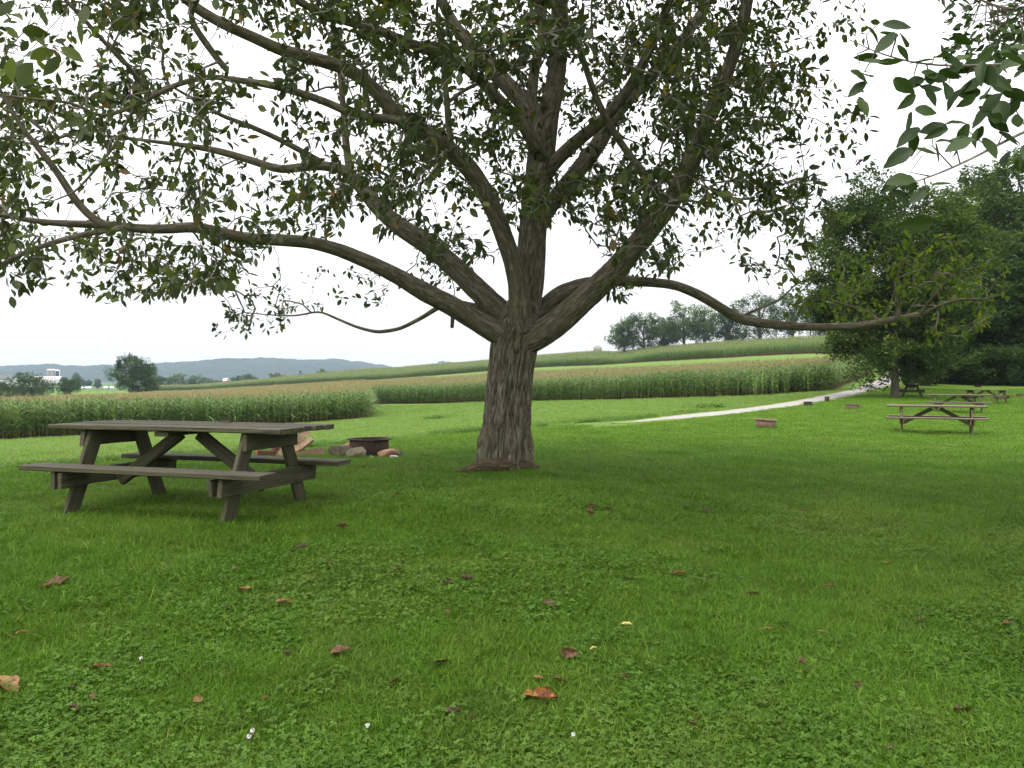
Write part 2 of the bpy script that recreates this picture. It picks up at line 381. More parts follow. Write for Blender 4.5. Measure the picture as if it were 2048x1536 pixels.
MAT['concrete'] = simple('silo_concrete', (0.22, 0.21, 0.20), (0.32, 0.31, 0.30), 0.6, 0.9, 0, 0.01)
MAT['bluesteel'] = simple('blue_enamel_steel', (0.012, 0.03, 0.12), (0.02, 0.045, 0.17), 0.5, 0.5, 0, 0.01)
MAT['redwall'] = simple('red_siding', (0.33, 0.12, 0.08), (0.42, 0.18, 0.13), 0.6, 0.8, 0, 0.01)
MAT['glass'] = simple('window_glass', (0.03, 0.035, 0.04), (0.05, 0.055, 0.06), 1, 0.1, 0, 0.01, spec=0.5)
def dead_leaf(name, c0, c1, c2):
    m = M(name, 0.6, 0.3); V = m.coord('Object'); n = m.noise(5, V, 6, 0.65, 0.5)
    c = m.ramp(n, [(0.36, c0), (0.5, c1), (0.62, c2)]); m.col(c); m.translucent(c, 0.2); return m.m
MAT['dl_dark'] = dead_leaf('dark_dry_leaf', (0.022, 0.012, 0.008), (0.048, 0.025, 0.015), (0.09, 0.045, 0.022))
MAT['dl_brown'] = dead_leaf('brown_dry_leaf', (0.05, 0.026, 0.015), (0.105, 0.052, 0.026), (0.17, 0.09, 0.045))
MAT['dl_orange'] = dead_leaf('orange_brown_leaf', (0.04, 0.014, 0.008), (0.15, 0.055, 0.016), (0.32, 0.15, 0.03))
MAT['dl_tan'] = dead_leaf('tan_dry_leaf', (0.10, 0.055, 0.022), (0.18, 0.10, 0.04), (0.30, 0.19, 0.07))
MAT['dl_yellow'] = dead_leaf('yellow_leaf', (0.42, 0.33, 0.08), (0.60, 0.48, 0.14), (0.66, 0.55, 0.2))
MAT['hill'] = None

# ------------------------------------------------------------------ ground sheet
def build_ground():
    ang = np.concatenate([np.linspace(-math.pi, -0.62, 70, endpoint=False), np.linspace(-0.62, 0.62, 420, endpoint=False), np.linspace(0.62, math.pi, 71)])
    rr = np.concatenate([[0.0, 0.5, 1.0, 1.6, 2.2], np.exp(np.linspace(math.log(2.6), math.log(5200), 380))])
    A, R = np.meshgrid(ang, rr, indexing='ij'); X = R * np.sin(A); Y = R * np.cos(A); Z = zf(X, Y)
    Yp = np.maximum(Y, 0.3); px = HX + F * X / Yp
    wob = 1 + 0.03 * noise(np.stack([X * .5, Y * .5, X * 0], -1), 3)
    hb = ip(HAY, px) * wob
    hay = np.where(Y > 1, np.clip((Y - hb) / (0.035 * hb) + .5, 0, 1), 0) * np.clip((420 - Y) / 60, 0, 1)
    inA = (Y > a_front(px) + .3) & (Y < ip(BA, px) - 1) & (px < np.interp(Y, [63, 75, 95, 110], [1655, 1700, 1740, 1750])) & (Y > 30) & (px > -320)
    inB = (Y > ip(FB, px) - 3) & (Y < ip(BB, px) + 2) & (px > 290) & (px < 1765)
    corn = (inA | inB).astype(float)
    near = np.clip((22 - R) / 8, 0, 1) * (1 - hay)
    far = np.clip((Y - 380) / 120, 0, 1) * (px < 1400)
    na, nr = len(ang), len(rr)
    idx = np.arange(na * nr).reshape(na, nr)
    Fc = np.stack([idx[:-1, :-1], idx[:-1, 1:], idx[1:, 1:], idx[1:, :-1]], -1).reshape(-1, 4)[:, ::-1]
    me = mesh('ground', np.stack([X, Y, Z], -1).reshape(-1, 3), Fc, MAT['ground'], True,
              dict(hay=hay.ravel(), corn=corn.ravel(), near=near.ravel(), far=far.ravel()))
    tag(obj('ground', me), kind='structure')
build_ground()

def build_road():
    P = np.array([[(px - HX) / F * Y, Y] for px, Y in [(1195, 26.3)] + ROAD[2:]])
    s = np.concatenate([[0], np.cumsum(np.linalg.norm(np.diff(P, axis=0), axis=1))])
    t = np.linspace(0, s[-1], 420); C = np.stack([np.interp(t, s, P[:, 0]), np.interp(t, s, P[:, 1])], -1)
    for k in range(2): C = _smooth(C, 10, 0)
    T = np.gradient(C, axis=0); T /= np.linalg.norm(T, axis=1)[:, None]; N = np.stack([-T[:, 1], T[:, 0]], -1)
    w = np.interp(t, [0, 2, 9, 30, s[-1]], [0.1, .35, 1.0, 1.3, 1.6])
    nU = 15; us = np.linspace(-1, 1, nU); V = []; E = []
    for k, u in enumerate(us):
        jit = 0.12 * noise(np.stack([t * 1.5, t * 0 + k * 3, t * 0], -1), 9) if abs(u) > .99 else 0
        q = C + N * (w * (u + jit))[:, None]
        V.append(np.column_stack([q, zf(q[:, 0], q[:, 1]) + 0.028 - 0.02 * abs(u) ** 4 - 0.012 * np.exp(-((abs(u) - .5) / .15) ** 2)])); E.append(np.full(len(t), max(abs(u), (1 - np.clip(t / 8, 0, 1)).max() * 0)) + (1 - np.clip(t / 7, 0, 1)) * .5)
    V = np.array(V).transpose(1, 0, 2).reshape(-1, 3); E = np.array(E).T.ravel()
    idx = np.arange(len(t) * nU).reshape(len(t), nU)
    Fc = np.stack([idx[:-1, :-1], idx[:-1, 1:], idx[1:, 1:], idx[1:, :-1]], -1).reshape(-1, 4)
    o = tag(obj('gravel_road', mesh('gravel_road', V, Fc, MAT['gravel'], True, dict(edge=E))), kind='structure')
build_road()

# ------------------------------------------------------------------ far wooded hills
def build_hills():
    m = M('far_woods', 0.95, 0.05); P = m.coord('Position'); n = m.noise(0.02, P, 6, 0.7)
    m.col(m.ramp(n, [(0.3, (0.016, 0.028, 0.022)), (0.7, (0.045, 0.065, 0.045))])); m.bump(n, 0.8, 12)
    MAT['hill'] = m.m
    RID = [(-600,742),(-200,738),(0,732),(60,730),(100,728),(130,731),(160,733),(200,731),(240,728),(300,726),(350,723),(400,721),(480,720),(560,718),(620,720),(680,722),(720,726),(760,730),(800,735),(840,752),(900,770)]
    px = np.linspace(-600, 900, 900); v = np.linspace(0, 1, 130)
    PX, V = np.meshgrid(px, v, indexing='ij'); Y = 1900 + 1500 * V
    top = CZ - (ip(RID, PX) - HY) / F * 2900
    prof = np.sin(np.clip(V / .667, 0, 1) * math.pi / 2) ** 1.3 * np.where(V > .667, np.cos((V - .667) / .333 * 1.2), 1)
    Z = -9 + (top + 5) * prof
    X = (PX - HX) / F * Y
    P3 = np.stack([X, Y, X * 0], -1)
    Z += prof * (4.5 * np.abs(noise(P3 / 13, 4)) + 5 * noise(P3 / 45, 8) + 9 * noise(P3 / 300, 2))
    idx = np.arange(900 * 130).reshape(900, 130)
    Fc = np.stack([idx[:-1, :-1], idx[1:, :-1], idx[1:, 1:], idx[:-1, 1:]], -1).reshape(-1, 4)
    tag(obj('wooded_hills', mesh('wooded_hills', np.stack([X, Y, Z], -1).reshape(-1, 3), Fc, m.m, True)), kind='structure')
    RID2 = [(780,757),(820,735),(850,729),(875,725),(886,721),(900,724),(920,727),(1000,726),(1080,735),(1200,757)]
    px = np.linspace(780, 1200, 300); v = np.linspace(0, 1, 40); PX, V = np.meshgrid(px, v, indexing='ij'); Y = 2300 + 900 * V
    top = CZ - (ip(RID2, PX) - HY) / F * 2750; X = (PX - HX) / F * Y; P3 = np.stack([X, Y, X * 0], -1)
    Z = -9 + (top + 5) * np.sin(V * math.pi) + 6 * np.abs(noise(P3 / 16, 6)) * np.sin(V * math.pi)
    idx = np.arange(300 * 40).reshape(300, 40)
    Fc = np.stack([idx[:-1, :-1], idx[1:, :-1], idx[1:, 1:], idx[:-1, 1:]], -1).reshape(-1, 4)
    tag(obj('wooded_hills', mesh('wooded_knoll', np.stack([X, Y, Z], -1).reshape(-1, 3), Fc, m.m, True)), kind='structure')
build_hills()

# ------------------------------------------------------------------ instanced ground cover (stuff)
def scatter(name, pts, rots, scls, idxs, sources, label=None):
    n = len(pts)
    me = bpy.data.meshes.new(name + '_points'); me.vertices.add(n); me.vertices.foreach_set('co', np.asarray(pts, np.float32).ravel())
    a = me.attributes.new('rot', 'FLOAT_VECTOR', 'POINT'); a.data.foreach_set('vector', np.asarray(rots, np.float32).ravel())
    scls = np.asarray(scls, np.float32)
    if scls.ndim == 1: scls = np.repeat(scls[:, None], 3, 1)
    a = me.attributes.new('scl', 'FLOAT_VECTOR', 'POINT'); a.data.foreach_set('vector', scls.ravel())
    a = me.attributes.new('idx', 'INT', 'POINT'); a.data.foreach_set('value', np.asarray(idxs, np.int32))
    o = obj(name, me); tag(o, label, None, None, 'stuff')
    coll = bpy.data.collections.new(name + '_sources')
    for k, sm in enumerate(sources):
        so_ = bpy.data.objects.new('%s_source_%02d' % (name, k), sm); coll.objects.link(so_)
    ng = bpy.data.node_groups.new(name + '_scatter', 'GeometryNodeTree')
    ng.interface.new_socket('Geometry', in_out='INPUT', socket_type='NodeSocketGeometry')
    ng.interface.new_socket('Geometry', in_out='OUTPUT', socket_type='NodeSocketGeometry')
    N = ng.nodes; L = ng.links
    gi = N.new('NodeGroupInput'); go = N.new('NodeGroupOutput'); ci = N.new('GeometryNodeCollectionInfo')
    ci.inputs['Collection'].default_value = coll; ci.inputs['Separate Children'].default_value = True; ci.inputs['Reset Children'].default_value = True
    iop = N.new('GeometryNodeInstanceOnPoints'); iop.inputs['Pick Instance'].default_value = True
    def na(nm, ty):
        x = N.new('GeometryNodeInputNamedAttribute'); x.data_type = ty; x.inputs['Name'].default_value = nm
        return next(s for s in x.outputs if s.enabled and s.name == 'Attribute')
    e2r = N.new('FunctionNodeEulerToRotation'); L.new(na('rot', 'FLOAT_VECTOR'), e2r.inputs[0])
    L.new(gi.outputs[0], iop.inputs['Points']); L.new(ci.outputs[0], iop.inputs['Instance'])
    L.new(e2r.outputs[0], iop.inputs['Rotation']); L.new(na('scl', 'FLOAT_VECTOR'), iop.inputs['Scale']); L.new(na('idx', 'INT'), iop.inputs['Instance Index'])
    L.new(iop.outputs[0], go.inputs[0])
    md = o.modifiers.new('scatter', 'NODES'); md.node_group = ng
    return o

def strips(base, dirv, side, length, width, bend, nseg=3, tintv=None, fold=0.0):
    """ribbons: base/dirv/side (n,3), length/width/bend (n,). returns verts, faces(quads), tint."""
    n = len(base); t = np.linspace(0, 1, nseg + 1); up = np.array([0, 0, 1.0])
    V = np.zeros((n, nseg + 1, 2, 3))
    hor = dirv.copy(); hor[:, 2] = 0; hn = np.linalg.norm(hor, axis=1)[:, None]; hor = hor / np.maximum(hn, 1e-6)
    for k, tt in enumerate(t):
        c = base + dirv * (length * tt)[:, None] + hor * (length * bend * tt * tt)[:, None] - up * (length * bend * 0.75 * tt ** 2.4)[:, None]
        w = width * (1 - tt ** 1.6) + 1e-4 if k < nseg else width * 0.06
        V[:, k, 0] = c - side * (w / 2)[:, None]; V[:, k, 1] = c + side * (w / 2)[:, None]
    idx = np.arange(n * (nseg + 1) * 2).reshape(n, nseg + 1, 2)
    Fc = np.stack([idx[:, :-1, 0], idx[:, :-1, 1], idx[:, 1:, 1], idx[:, 1:, 0]], -1).reshape(-1, 4)
    T = np.repeat(tintv, (nseg + 1) * 2) if tintv is not None else np.zeros(n * (nseg + 1) * 2)
    return V.reshape(-1, 3), Fc, T

def grass_cluster(seed, rad, n, h, w, mat, spread=0.5, bendv=0.5):
    r = np.random.default_rng(seed)
    a = r.uniform(0, 2 * math.pi, n); q = rad * np.sqrt(r.uniform(0, 1, n))
    base = np.stack([q * np.cos(a), q * np.sin(a), np.full(n, -0.01)], -1)
    a2 = r.uniform(0, 2 * math.pi, n); ti = r.uniform(0.05, spread, n)
    dv = np.stack([np.cos(a2) * np.sin(ti), np.sin(a2) * np.sin(ti), np.cos(ti)], -1)
    a3 = a2 + math.pi / 2 + r.uniform(-.6, .6, n)
    sd = np.stack([np.cos(a3), np.sin(a3), a3 * 0], -1)
    L = h * r.uniform(0.45, 1.15, n); W = w * r.uniform(.6, 1.3, n)
    V, Fc, T = strips(base, dv, sd, L, W, r.uniform(.1, bendv, n), 3, r.uniform(0, 1, n) ** 1.3)
    return mesh('grass_tuft', V, Fc, mat, False, dict(tint=T))

def clover_cluster(seed, rad, n, mat, size=0.0085, hh=0.048):
    r = np.random.default_rng(seed); V = []; Fc = []; T = []
    for k in range(n):
        a = r.uniform(0, 6.28); q = rad * math.sqrt(r.uniform(0, 1)); h = hh * r.uniform(.45, 1.1)
        c = np.array([q * math.cos(a), q * math.sin(a), h]); tx, ty = r.normal(0, .35, 2); tint = r.uniform(0, 1); a0 = r.uniform(0, 6.28); s = size * r.uniform(.75, 1.3)
        for j in range(3):
            b = a0 + j * 2.094; u = np.array([math.cos(b), math.sin(b)]); v = np.array([-u[1], u[0]])
            pts2 = [(0, 0), (.55, -.55), (1.15, -.6), (1.45, -.28), (1.3, 0), (1.45, .28), (1.15, .6), (.55, .55)]
            i0 = len(V)
            for (p, w_) in pts2:
                xy = (u * p + v * w_) * s; z = tx * xy[0] + ty * xy[1] + abs(w_) * s * .35
                V.append(c + np.array([xy[0], xy[1], z])); T.append(tint)
            Fc += [(i0, i0 + 1, i0 + 2, i0 + 4), (i0 + 2, i0 + 3, i0 + 4, i0 + 4), (i0, i0 + 4, i0 + 6, i0 + 7), (i0 + 4, i0 + 5, i0 + 6, i0 + 6)]
    Fc = [f if len(set(f)) == 4 else tuple(dict.fromkeys(f)) for f in Fc]
    return mesh('clover_clump', V, Fc, mat, False, dict(tint=T))

def weed_cluster(seed, mat, n=26, h=0.22, size=0.05):
    r = np.random.default_rng(seed); V = []; Fc = []; T = []
    for k in range(n):
        a = r.uniform(0, 6.28); z = h * r.uniform(.15, 1); q = r.uniform(.02, .12)
        c = np.array([q * math.cos(a), q * math.sin(a), z]); u = np.array([math.cos(a), math.sin(a), r.uniform(-.5, .5)]); u /= np.linalg.norm(u)
        v = np.cross(u, [0, 0, 1]); v /= np.linalg.norm(v); s = size * r.uniform(.6, 1.3); tint = r.uniform(0, 1); i0 = len(V)
        for p, w_, dz in ((0, 0, 0), (.5, -.42, .1), (1.1, -.25, .05), (1.5, 0, -.15), (1.1, .25, .05), (.5, .42, .1)):
            V.append(c + u * p * s + v * w_ * s + np.array([0, 0, dz * s])); T.append(tint)
        Fc += [(i0, i0 + 1, i0 + 2, i0 + 3), (i0, i0 + 3, i0 + 4, i0 + 5)]
    return mesh('weed_clump', V, Fc, mat, False, dict(tint=T))

def corn_plant(seed):
    r = np.random.default_rng(seed); H = r.uniform(2.05, 2.35)
    n = 12; hz = np.linspace(0.25, H - 0.25, n) + r.uniform(-.04, .04, n)
    a = r.uniform(0, 6.28) + np.arange(n) * math.pi + r.normal(0, .35, n)
    base = np.stack([a * 0, a * 0, hz], -1); ti = r.uniform(.35, .75, n)
    dv = np.stack([np.cos(a) * np.sin(ti), np.sin(a) * np.sin(ti), np.cos(ti)], -1); sd = np.stack([-np.sin(a), np.cos(a), a * 0], -1)
    L = np.interp(hz, [0, .6, 1.5, H], [.5, .85, .8, .4]) * r.uniform(.85, 1.15, n); W = L * 0.105
    tint = r.uniform(0, 1, n)
    V, Fc, T = strips(base, dv, sd, L, W, r.uniform(.5, 1.1, n), 5, tint)
    V = list(V); Fc = [tuple(f) for f in Fc]; T = list(T); mi = [0] * len(Fc)
    i0 = len(V)
    for z, rr_ in ((0, .014), (H * .6, .011), (H, .005)):
        for k in range(3):
            V.append(np.array([rr_ * math.cos(k * 2.1), rr_ * math.sin(k * 2.1), z])); T.append(.75)
    for j in range(2):
        for k in range(3):
            Fc.append((i0 + j * 3 + k, i0 + j * 3 + (k + 1) % 3, i0 + j * 3 + 3 + (k + 1) % 3, i0 + j * 3 + 3 + k)); mi.append(0)
    m_ = 7; a = r.uniform(0, 6.28, m_); ti = r.uniform(.1, .75, m_); ti[0] = .05
    base = np.stack([a * 0, a * 0, H - .06 + r.uniform(0, .08, m_)], -1); dv = np.stack([np.cos(a) * np.sin(ti), np.sin(a) * np.sin(ti), np.cos(ti)], -1)
    sd = np.stack([-np.sin(a), np.cos(a), a * 0], -1)
    v2, f2, t2 = strips(base, dv, sd, r.uniform(.18, .34, m_), np.full(m_, .013), r.uniform(.1, .5, m_), 2, r.uniform(0, 1, m_))
    i0 = len(V); V += list(v2); T += list(t2); Fc += [tuple(f + i0) for f in f2]; mi += [1] * len(f2)
    V = np.array(V)
    return mesh('corn_plant', V, Fc, [MAT['corn'], MAT['tassel']], False, dict(tint=T, high=V[:, 2] / H), mi)

def build_grass():
    r = np.random.default_rng(11)
    def sample(n, y0, y1, pw, pxlo=-420, pxhi=2500):
        n = int(n * 1.34)
        u = r.uniform(0, 1, n); Y = (y0 ** pw + u * (y1 ** pw - y0 ** pw)) ** (1 / pw)
        px = r.uniform(pxlo, pxhi, n); X = (px - HX) / F * Y
        return X, Y, px
    tr = MAT['grass']; T1 = [grass_cluster(100 + k, .085, 64, .074, .0044, tr, .85, 1.0) for k in range(6)]
    T2 = [grass_cluster(120 + k, .11, 24, .135, .0042, tr, 1.0, 1.3) for k in range(3)]
    T3 = [grass_cluster(140 + k, .20, 90, .055, .009, tr, .9, .8) for k in range(4)]
    C1 = [clover_cluster(160 + k, .12, 30, MAT['clover'], .0080, .042) for k in range(5)]
    DR = [grass_cluster(190, .05, 5, .10, .0026, MAT['straw'], 1.2, 1.2)]
    # near lawn
    pts, rot, scl, idx = [], [], [], []
    def put(X, Y, s, i, tilt=.12):
        n = len(X); pts.append(np.stack([X, Y, zf(X, Y)], -1)); rot.append(np.stack([r.normal(0, tilt, n), r.normal(0, tilt, n), r.uniform(0, 6.28, n)], -1)); scl.append(s); idx.append(i)
    patch = lambda X, Y: fbm(np.stack([X * 1.1, Y * 1.1, X * 0 + 3], -1), 21, 3)
    big = lambda X, Y: fbm(np.stack([X * .35, Y * .35, X * 0 + 9], -1), 31, 2)
    def lawnmask(X, Y, px): return Y < ip(HAY, px) * 1.0
    n = 92000; X, Y, px = sample(n, 2.2, 15, .9); k = lawnmask(X, Y, px); X, Y = X[k], Y[k]
    p = patch(X, Y); keep = p < r.uniform(-.2, 1.3, len(X)) ; X, Y = X[keep], Y[keep]
    s = r.uniform(.7, 1.25, len(X)) * (1 + .25 * big(X, Y)) * np.interp(Y, [3, 15], [1, 1.35])
    put(X, Y, s, r.integers(0, 6, len(X)))
    n = 12000; X, Y, px = sample(n, 2.3, 13, .8); k = (big(X, Y) > r.uniform(-.2, .45, len(X))) & lawnmask(X, Y, px); X, Y = X[k], Y[k]
    put(X, Y, r.uniform(.6, 1.2, len(X)), 6 + r.integers(0, 3, len(X)))
    X, Y, px = sample(900, 2.3, 12, .8); n = len(X); put(X, Y, r.uniform(.6, 1.3, n), np.full(n, 9))
    o = scatter('lawn_grass', np.concatenate(pts), np.concatenate(rot), np.concatenate(scl), np.concatenate(idx), T1 + T2 + DR)
    # clover
    pts, rot, scl, idx = [], [], [], []
    n = 21000; X, Y, px = sample(n, 2.2, 12, .75); n = len(X); p = patch(X, Y) + np.interp(Y, [3, 5, 9], [.16, .1, -.12]) + np.interp(px, [0, 2048], [-.06, .12])
    keep = (p * .55 + .05 * np.clip((px - 1300) / 700, 0, 1) > r.uniform(-.09, .5, n)) & lawnmask(X, Y, px); X, Y = X[keep], Y[keep]
    put(X, Y, r.uniform(.6, 1.05, len(X)), r.integers(0, 5, len(X)))
    scatter('clover', np.concatenate(pts), np.concatenate(rot), np.concatenate(scl), np.concatenate(idx), C1)
    # farther lawn
    pts, rot, scl, idx = [], [], [], []
    n = 60000; X, Y, px = sample(n, 13, 62, .8); k = (Y < ip(HAY, px) - .2 * (px > 1100)) & ~((np.abs(Y - ip(ROAD, px)) < Y * .085) & (px > 1180)); X, Y = X[k], Y[k]
    put(X, Y, r.uniform(.7, 1.2, len(X)) * np.interp(Y, [13, 60], [.9, 1.5]), r.integers(0, 4, len(X)))
    scatter('far_lawn_grass', np.concatenate(pts), np.concatenate(rot), np.concatenate(scl), np.concatenate(idx), T3)
    # hay strip
    H1 = [grass_cluster(210 + k, .25, 80, .11, .011, MAT['hay'], .9, .9) for k in range(4)]
    pts, rot, scl, idx = [], [], [], []
    n = 60000; X, Y, px = sample(n, 9, 95, .55, -300, 1720); k = (Y > ip(HAY, px) * 1.02 + .2 + (px > 1150) * Y * .06) & (Y < a_front(px) - .2); X, Y = X[k], Y[k]
    put(X, Y, r.uniform(.6, 1.25, len(X)) * np.interp(Y, [10, 90], [.8, 1.6]), r.integers(0, 4, len(X)))
    scatter('hay_grass', np.concatenate(pts), np.concatenate(rot), np.concatenate(scl), np.concatenate(idx), H1)
    # weeds along the field edge
    W1 = [weed_cluster(230 + k, MAT['weed'], 26, .15, .04) for k in range(4)]
    pts, rot, scl, idx = [], [], [], []
    n = 3800; px = np.concatenate([r.uniform(560, 1420, n - 900), r.uniform(-60, 700, 900)])
    Yb = ip(HAY, px); Y = Yb * (1 + np.where(px > 1150, .085, .03) + np.abs(r.normal(0, .05, n))); X = (px - HX) / F * Y
    k = noise(np.stack([X * .8, Y * .8, X * 0], -1), 77) > r.uniform(-.6, .5, n); X, Y = X[k], Y[k]
    put(X, Y, r.uniform(.4, .95, len(X)) * np.interp(Y, [15, 40], [.8, 1.2]), r.integers(0, 4, len(X)))
    for cx, cy in ((868, 47), (1415, 42)):
        c = g(cx, cy); m_ = 40; put(c[0] + r.normal(0, .45, m_), c[1] + r.normal(0, .4, m_), r.uniform(1, 2, m_), r.integers(0, 4, m_))
    scatter('field_edge_weeds', np.concatenate(pts), np.concatenate(rot), np.concatenate(scl), np.concatenate(idx), W1)
build_grass()

def build_corn():
    r = np.random.default_rng(5); src = [corn_plant(300 + k) for k in range(6)]
    def rows(front, back, p0, p1, base_sp, far_sp, nd, rowsp, farrow):
        P = []; k = 0; off = 0.0
        while off < 400:
            px = np.linspace(p0, p1, 700); Y = ip(front, px) + off; X = (px - HX) / F * Y
            sp = base_sp if k < nd else far_sp
            s = np.concatenate([[0], np.cumsum(np.hypot(np.diff(X), np.diff(Y)))])
            m = int(s[-1] / sp)
            t = (np.arange(m) + r.uniform(-.3, .3, m)) * sp
            q = np.stack([np.interp(t, s, X), np.interp(t, s, Y), np.interp(t, s, px), np.full(m, k)], -1)
            ok = q[:, 1] < ip(back, q[:, 2]); P.append(q[ok])
            if not ok.any(): break
            off += rowsp if k < nd else farrow; k += 1
        return np.concatenate(P)
    A1 = rows(FA_L, BA, -310, 735, .2, .42, 8, .76, 1.1)
    A2 = rows(FA_R, BA, 735, 1660, .2, .42, 8, .76, 1.1)
    A3 = rows([(735, 68), (760, 68)], BA, 700, 735, .5, .5, 1, 400, 400)[:0]
    # right-hand end of the near block: the block's side face seen from the lane
    y = np.arange(68, 103, .25); A3 = np.stack([(733 - HX) / F * y + r.normal(0, .25, len(y)), y, np.full(len(y), 733), y * 0], -1)
    # the field's edge beside the road
    y = np.repeat(np.arange(63, 112, .4), 8); pl = np.interp(y, [63, 75, 95, 110], [1658, 1700, 1740, 1752]); X = (pl - HX) / F * y - r.uniform(0, 6, len(y))
    A4 = np.stack([X, y, pl, y * 0], -1)
    A = np.concatenate([A1, A2, A3, A4])
    def go(name, A, sc):
        n = len(A); X = A[:, 0] + r.normal(0, .05, n); Y = A[:, 1] + r.normal(0, .05, n)
        s = sc(A) * (1 + .07 * noise(np.stack([X * .15, Y * .15, X * 0], -1), 41)) * r.uniform(.92, 1.07, n)
        front = A[:, 3] < 1
        s = s * np.where(front, r.uniform(.82, 1.03, n), 1)
        rot = np.stack([r.normal(0, .04, n), r.normal(0, .04, n), r.uniform(0, 6.28, n)], -1)
        wide = np.where(A[:, 3] > 8, 1.7, 1.1)
        scatter(name, np.stack([X, Y, zf(X, Y) - .02], -1), rot, np.stack([s * wide, s * wide, s], -1), r.integers(0, 6, n), src)
        return n
    go('corn_field', A, lambda A: 1.0 + .08 * (A[:, 2] < 735))
    B = rows(FB, BB, 302, 1770, .3, 1.0, 7, .9, 2.0)
    dip = lambda A: 1.04 - .28 * np.exp(-((A[:, 2] - 1240) / 45) ** 2) * (A[:, 3] < 60) - .12 * np.exp(-((A[:, 2] - 790) / 35) ** 2)
    go('upper_corn_field', B, dip)
build_corn()

# ------------------------------------------------------------------ tubes and trees
def tube(P, R, sides, flare=None, disp=None, cap=True):
    P = np.asarray(P, float); R = np.asarray(R, float); n = len(P)
    T = np.gradient(P, axis=0); T /= np.linalg.norm(T, axis=1)[:, None] + 1e-9
    u = np.cross(T[0], [0.3, 0.9, 0.1]); u /= np.linalg.norm(u); U = [u]
    for k in range(1, n):
        u = U[-1] - T[k] * np.dot(U[-1], T[k]); u /= np.linalg.norm(u) + 1e-9; U.append(u)
    U = np.array(U); W = np.cross(T, U)
    a = np.linspace(0, 2 * math.pi, sides, endpoint=False)
    ca, sa = np.cos(a), np.sin(a)
    D = U[:, None] * ca[None, :, None] + W[:, None] * sa[None, :, None]
    s = np.concatenate([[0], np.cumsum(np.linalg.norm(np.diff(P, axis=0), axis=1))])
    rr = np.repeat(R[:, None], sides, 1)
    BK = np.stack([rr * ca, rr * sa, np.repeat(s[:, None], sides, 1)], -1)
    deep = np.zeros_like(rr)
    if disp is not None: rr, deep = disp(rr, BK, P[:, None] + D * rr[..., None])
    V = P[:, None] + D * rr[..., None]
    V = V.reshape(-1, 3); idx = np.arange(n * sides).reshape(n, sides); j = np.roll(idx, -1, 1)
    Fc = np.stack([idx[:-1], j[:-1], j[1:], idx[1:]], -1).reshape(-1, 4)
    BK = BK.reshape(-1, 3); deep = deep.ravel()
    if cap:
        V = np.vstack([V, P[-1] + T[-1] * R[-1] * .5]); BK = np.vstack([BK, [0, 0, s[-1]]]); deep = np.append(deep, 0)
        e = len(V) - 1; cf = np.stack([idx[-1], j[-1], np.full(sides, e), np.full(sides, e)], -1)
        return V, Fc, BK, deep, cf[:, :3]
    return V, Fc, BK, deep, None

def tube_mesh(name, P, R, sides, mat, disp=None):
    V, Fc, BK, deep, cf = tube(P, R, sides, disp=disp)
    faces = [tuple(f) for f in Fc] + [tuple(f) for f in cf]
    return mesh(name, V, faces, mat, True, dict(bk=BK, deep=deep))

def resample(P, R, step):
    P = np.asarray(P, float); R = np.asarray(R, float)
    s = np.concatenate([[0], np.cumsum(np.linalg.norm(np.diff(P, axis=0), axis=1))])
    m = max(int(s[-1] / step), 3); t = np.linspace(0, s[-1], m + 1)
    # Catmull-Rom style smoothing through cumulative cubic interpolation
    Q = np.stack([np.interp(t, s, P[:, k]) for k in range(3)], -1); r = np.interp(t, s, R)
    w = max(int(len(t) / len(P) * .6), 1)
    if m > 6:
        e0, e1 = Q[0].copy(), Q[-1].copy(); Q = _smooth(Q, w, 0); Q[0], Q[-1] = e0, e1
        r = _smooth(r[:, None], w, 0)[:, 0]
    return Q, r

def batch_tubes(paths, sides):
    VV, FF, BB_, n0 = [], [], [], 0
    for P, R in paths:
        V, Fc, BK, dp, _ = tube(P, R, sides, cap=False)
        VV.append(V); FF.append(Fc + n0); BB_.append(BK); n0 += len(V)
    return np.concatenate(VV), np.concatenate(FF), np.concatenate(BB_)

# leaf template: a folded, pointed blade along +x, normal +z
LT = np.array([(0, 0, 0), (.28, 0, -.03), (.55, 0, -.05), (.8, 0, -.09), (1.0, 0, -.16),
               (.16, .14, .02), (.42, .24, .03), (.7, .19, -.01), (.16, -.14, .02), (.42, -.24, .03), (.7, -.19, -.01)])
LF = np.array([(0, 1, 6, 5), (1, 2, 7, 6), (2, 3, 4, 7), (0, 8, 9, 1), (1, 9, 10, 2), (2, 10, 4, 3)])
def fine_leaf(n=8, m=3):
    V = []
    for i in range(n + 1):
        x = i / n; w = .27 * (math.sin(math.pi * min(max(x, .03), .97) ** .82)) ** .8 * (1 + .05 * math.sin(i * 2.3))
        for k in range(-m, m + 1):
            u = k / m; V.append((x, w * u, .10 * abs(u) * w - .22 * x * x + .012 * math.sin(i * 2.1 + k) * abs(u)))
    q = 2 * m + 1; idx = np.arange((n + 1) * q).reshape(n + 1, q)
    return np.array(V), np.stack([idx[:-1, :-1], idx[1:, :-1], idx[1:, 1:], idx[:-1, 1:]], -1).reshape(-1, 4)
LT_R, LF_R = fine_leaf()
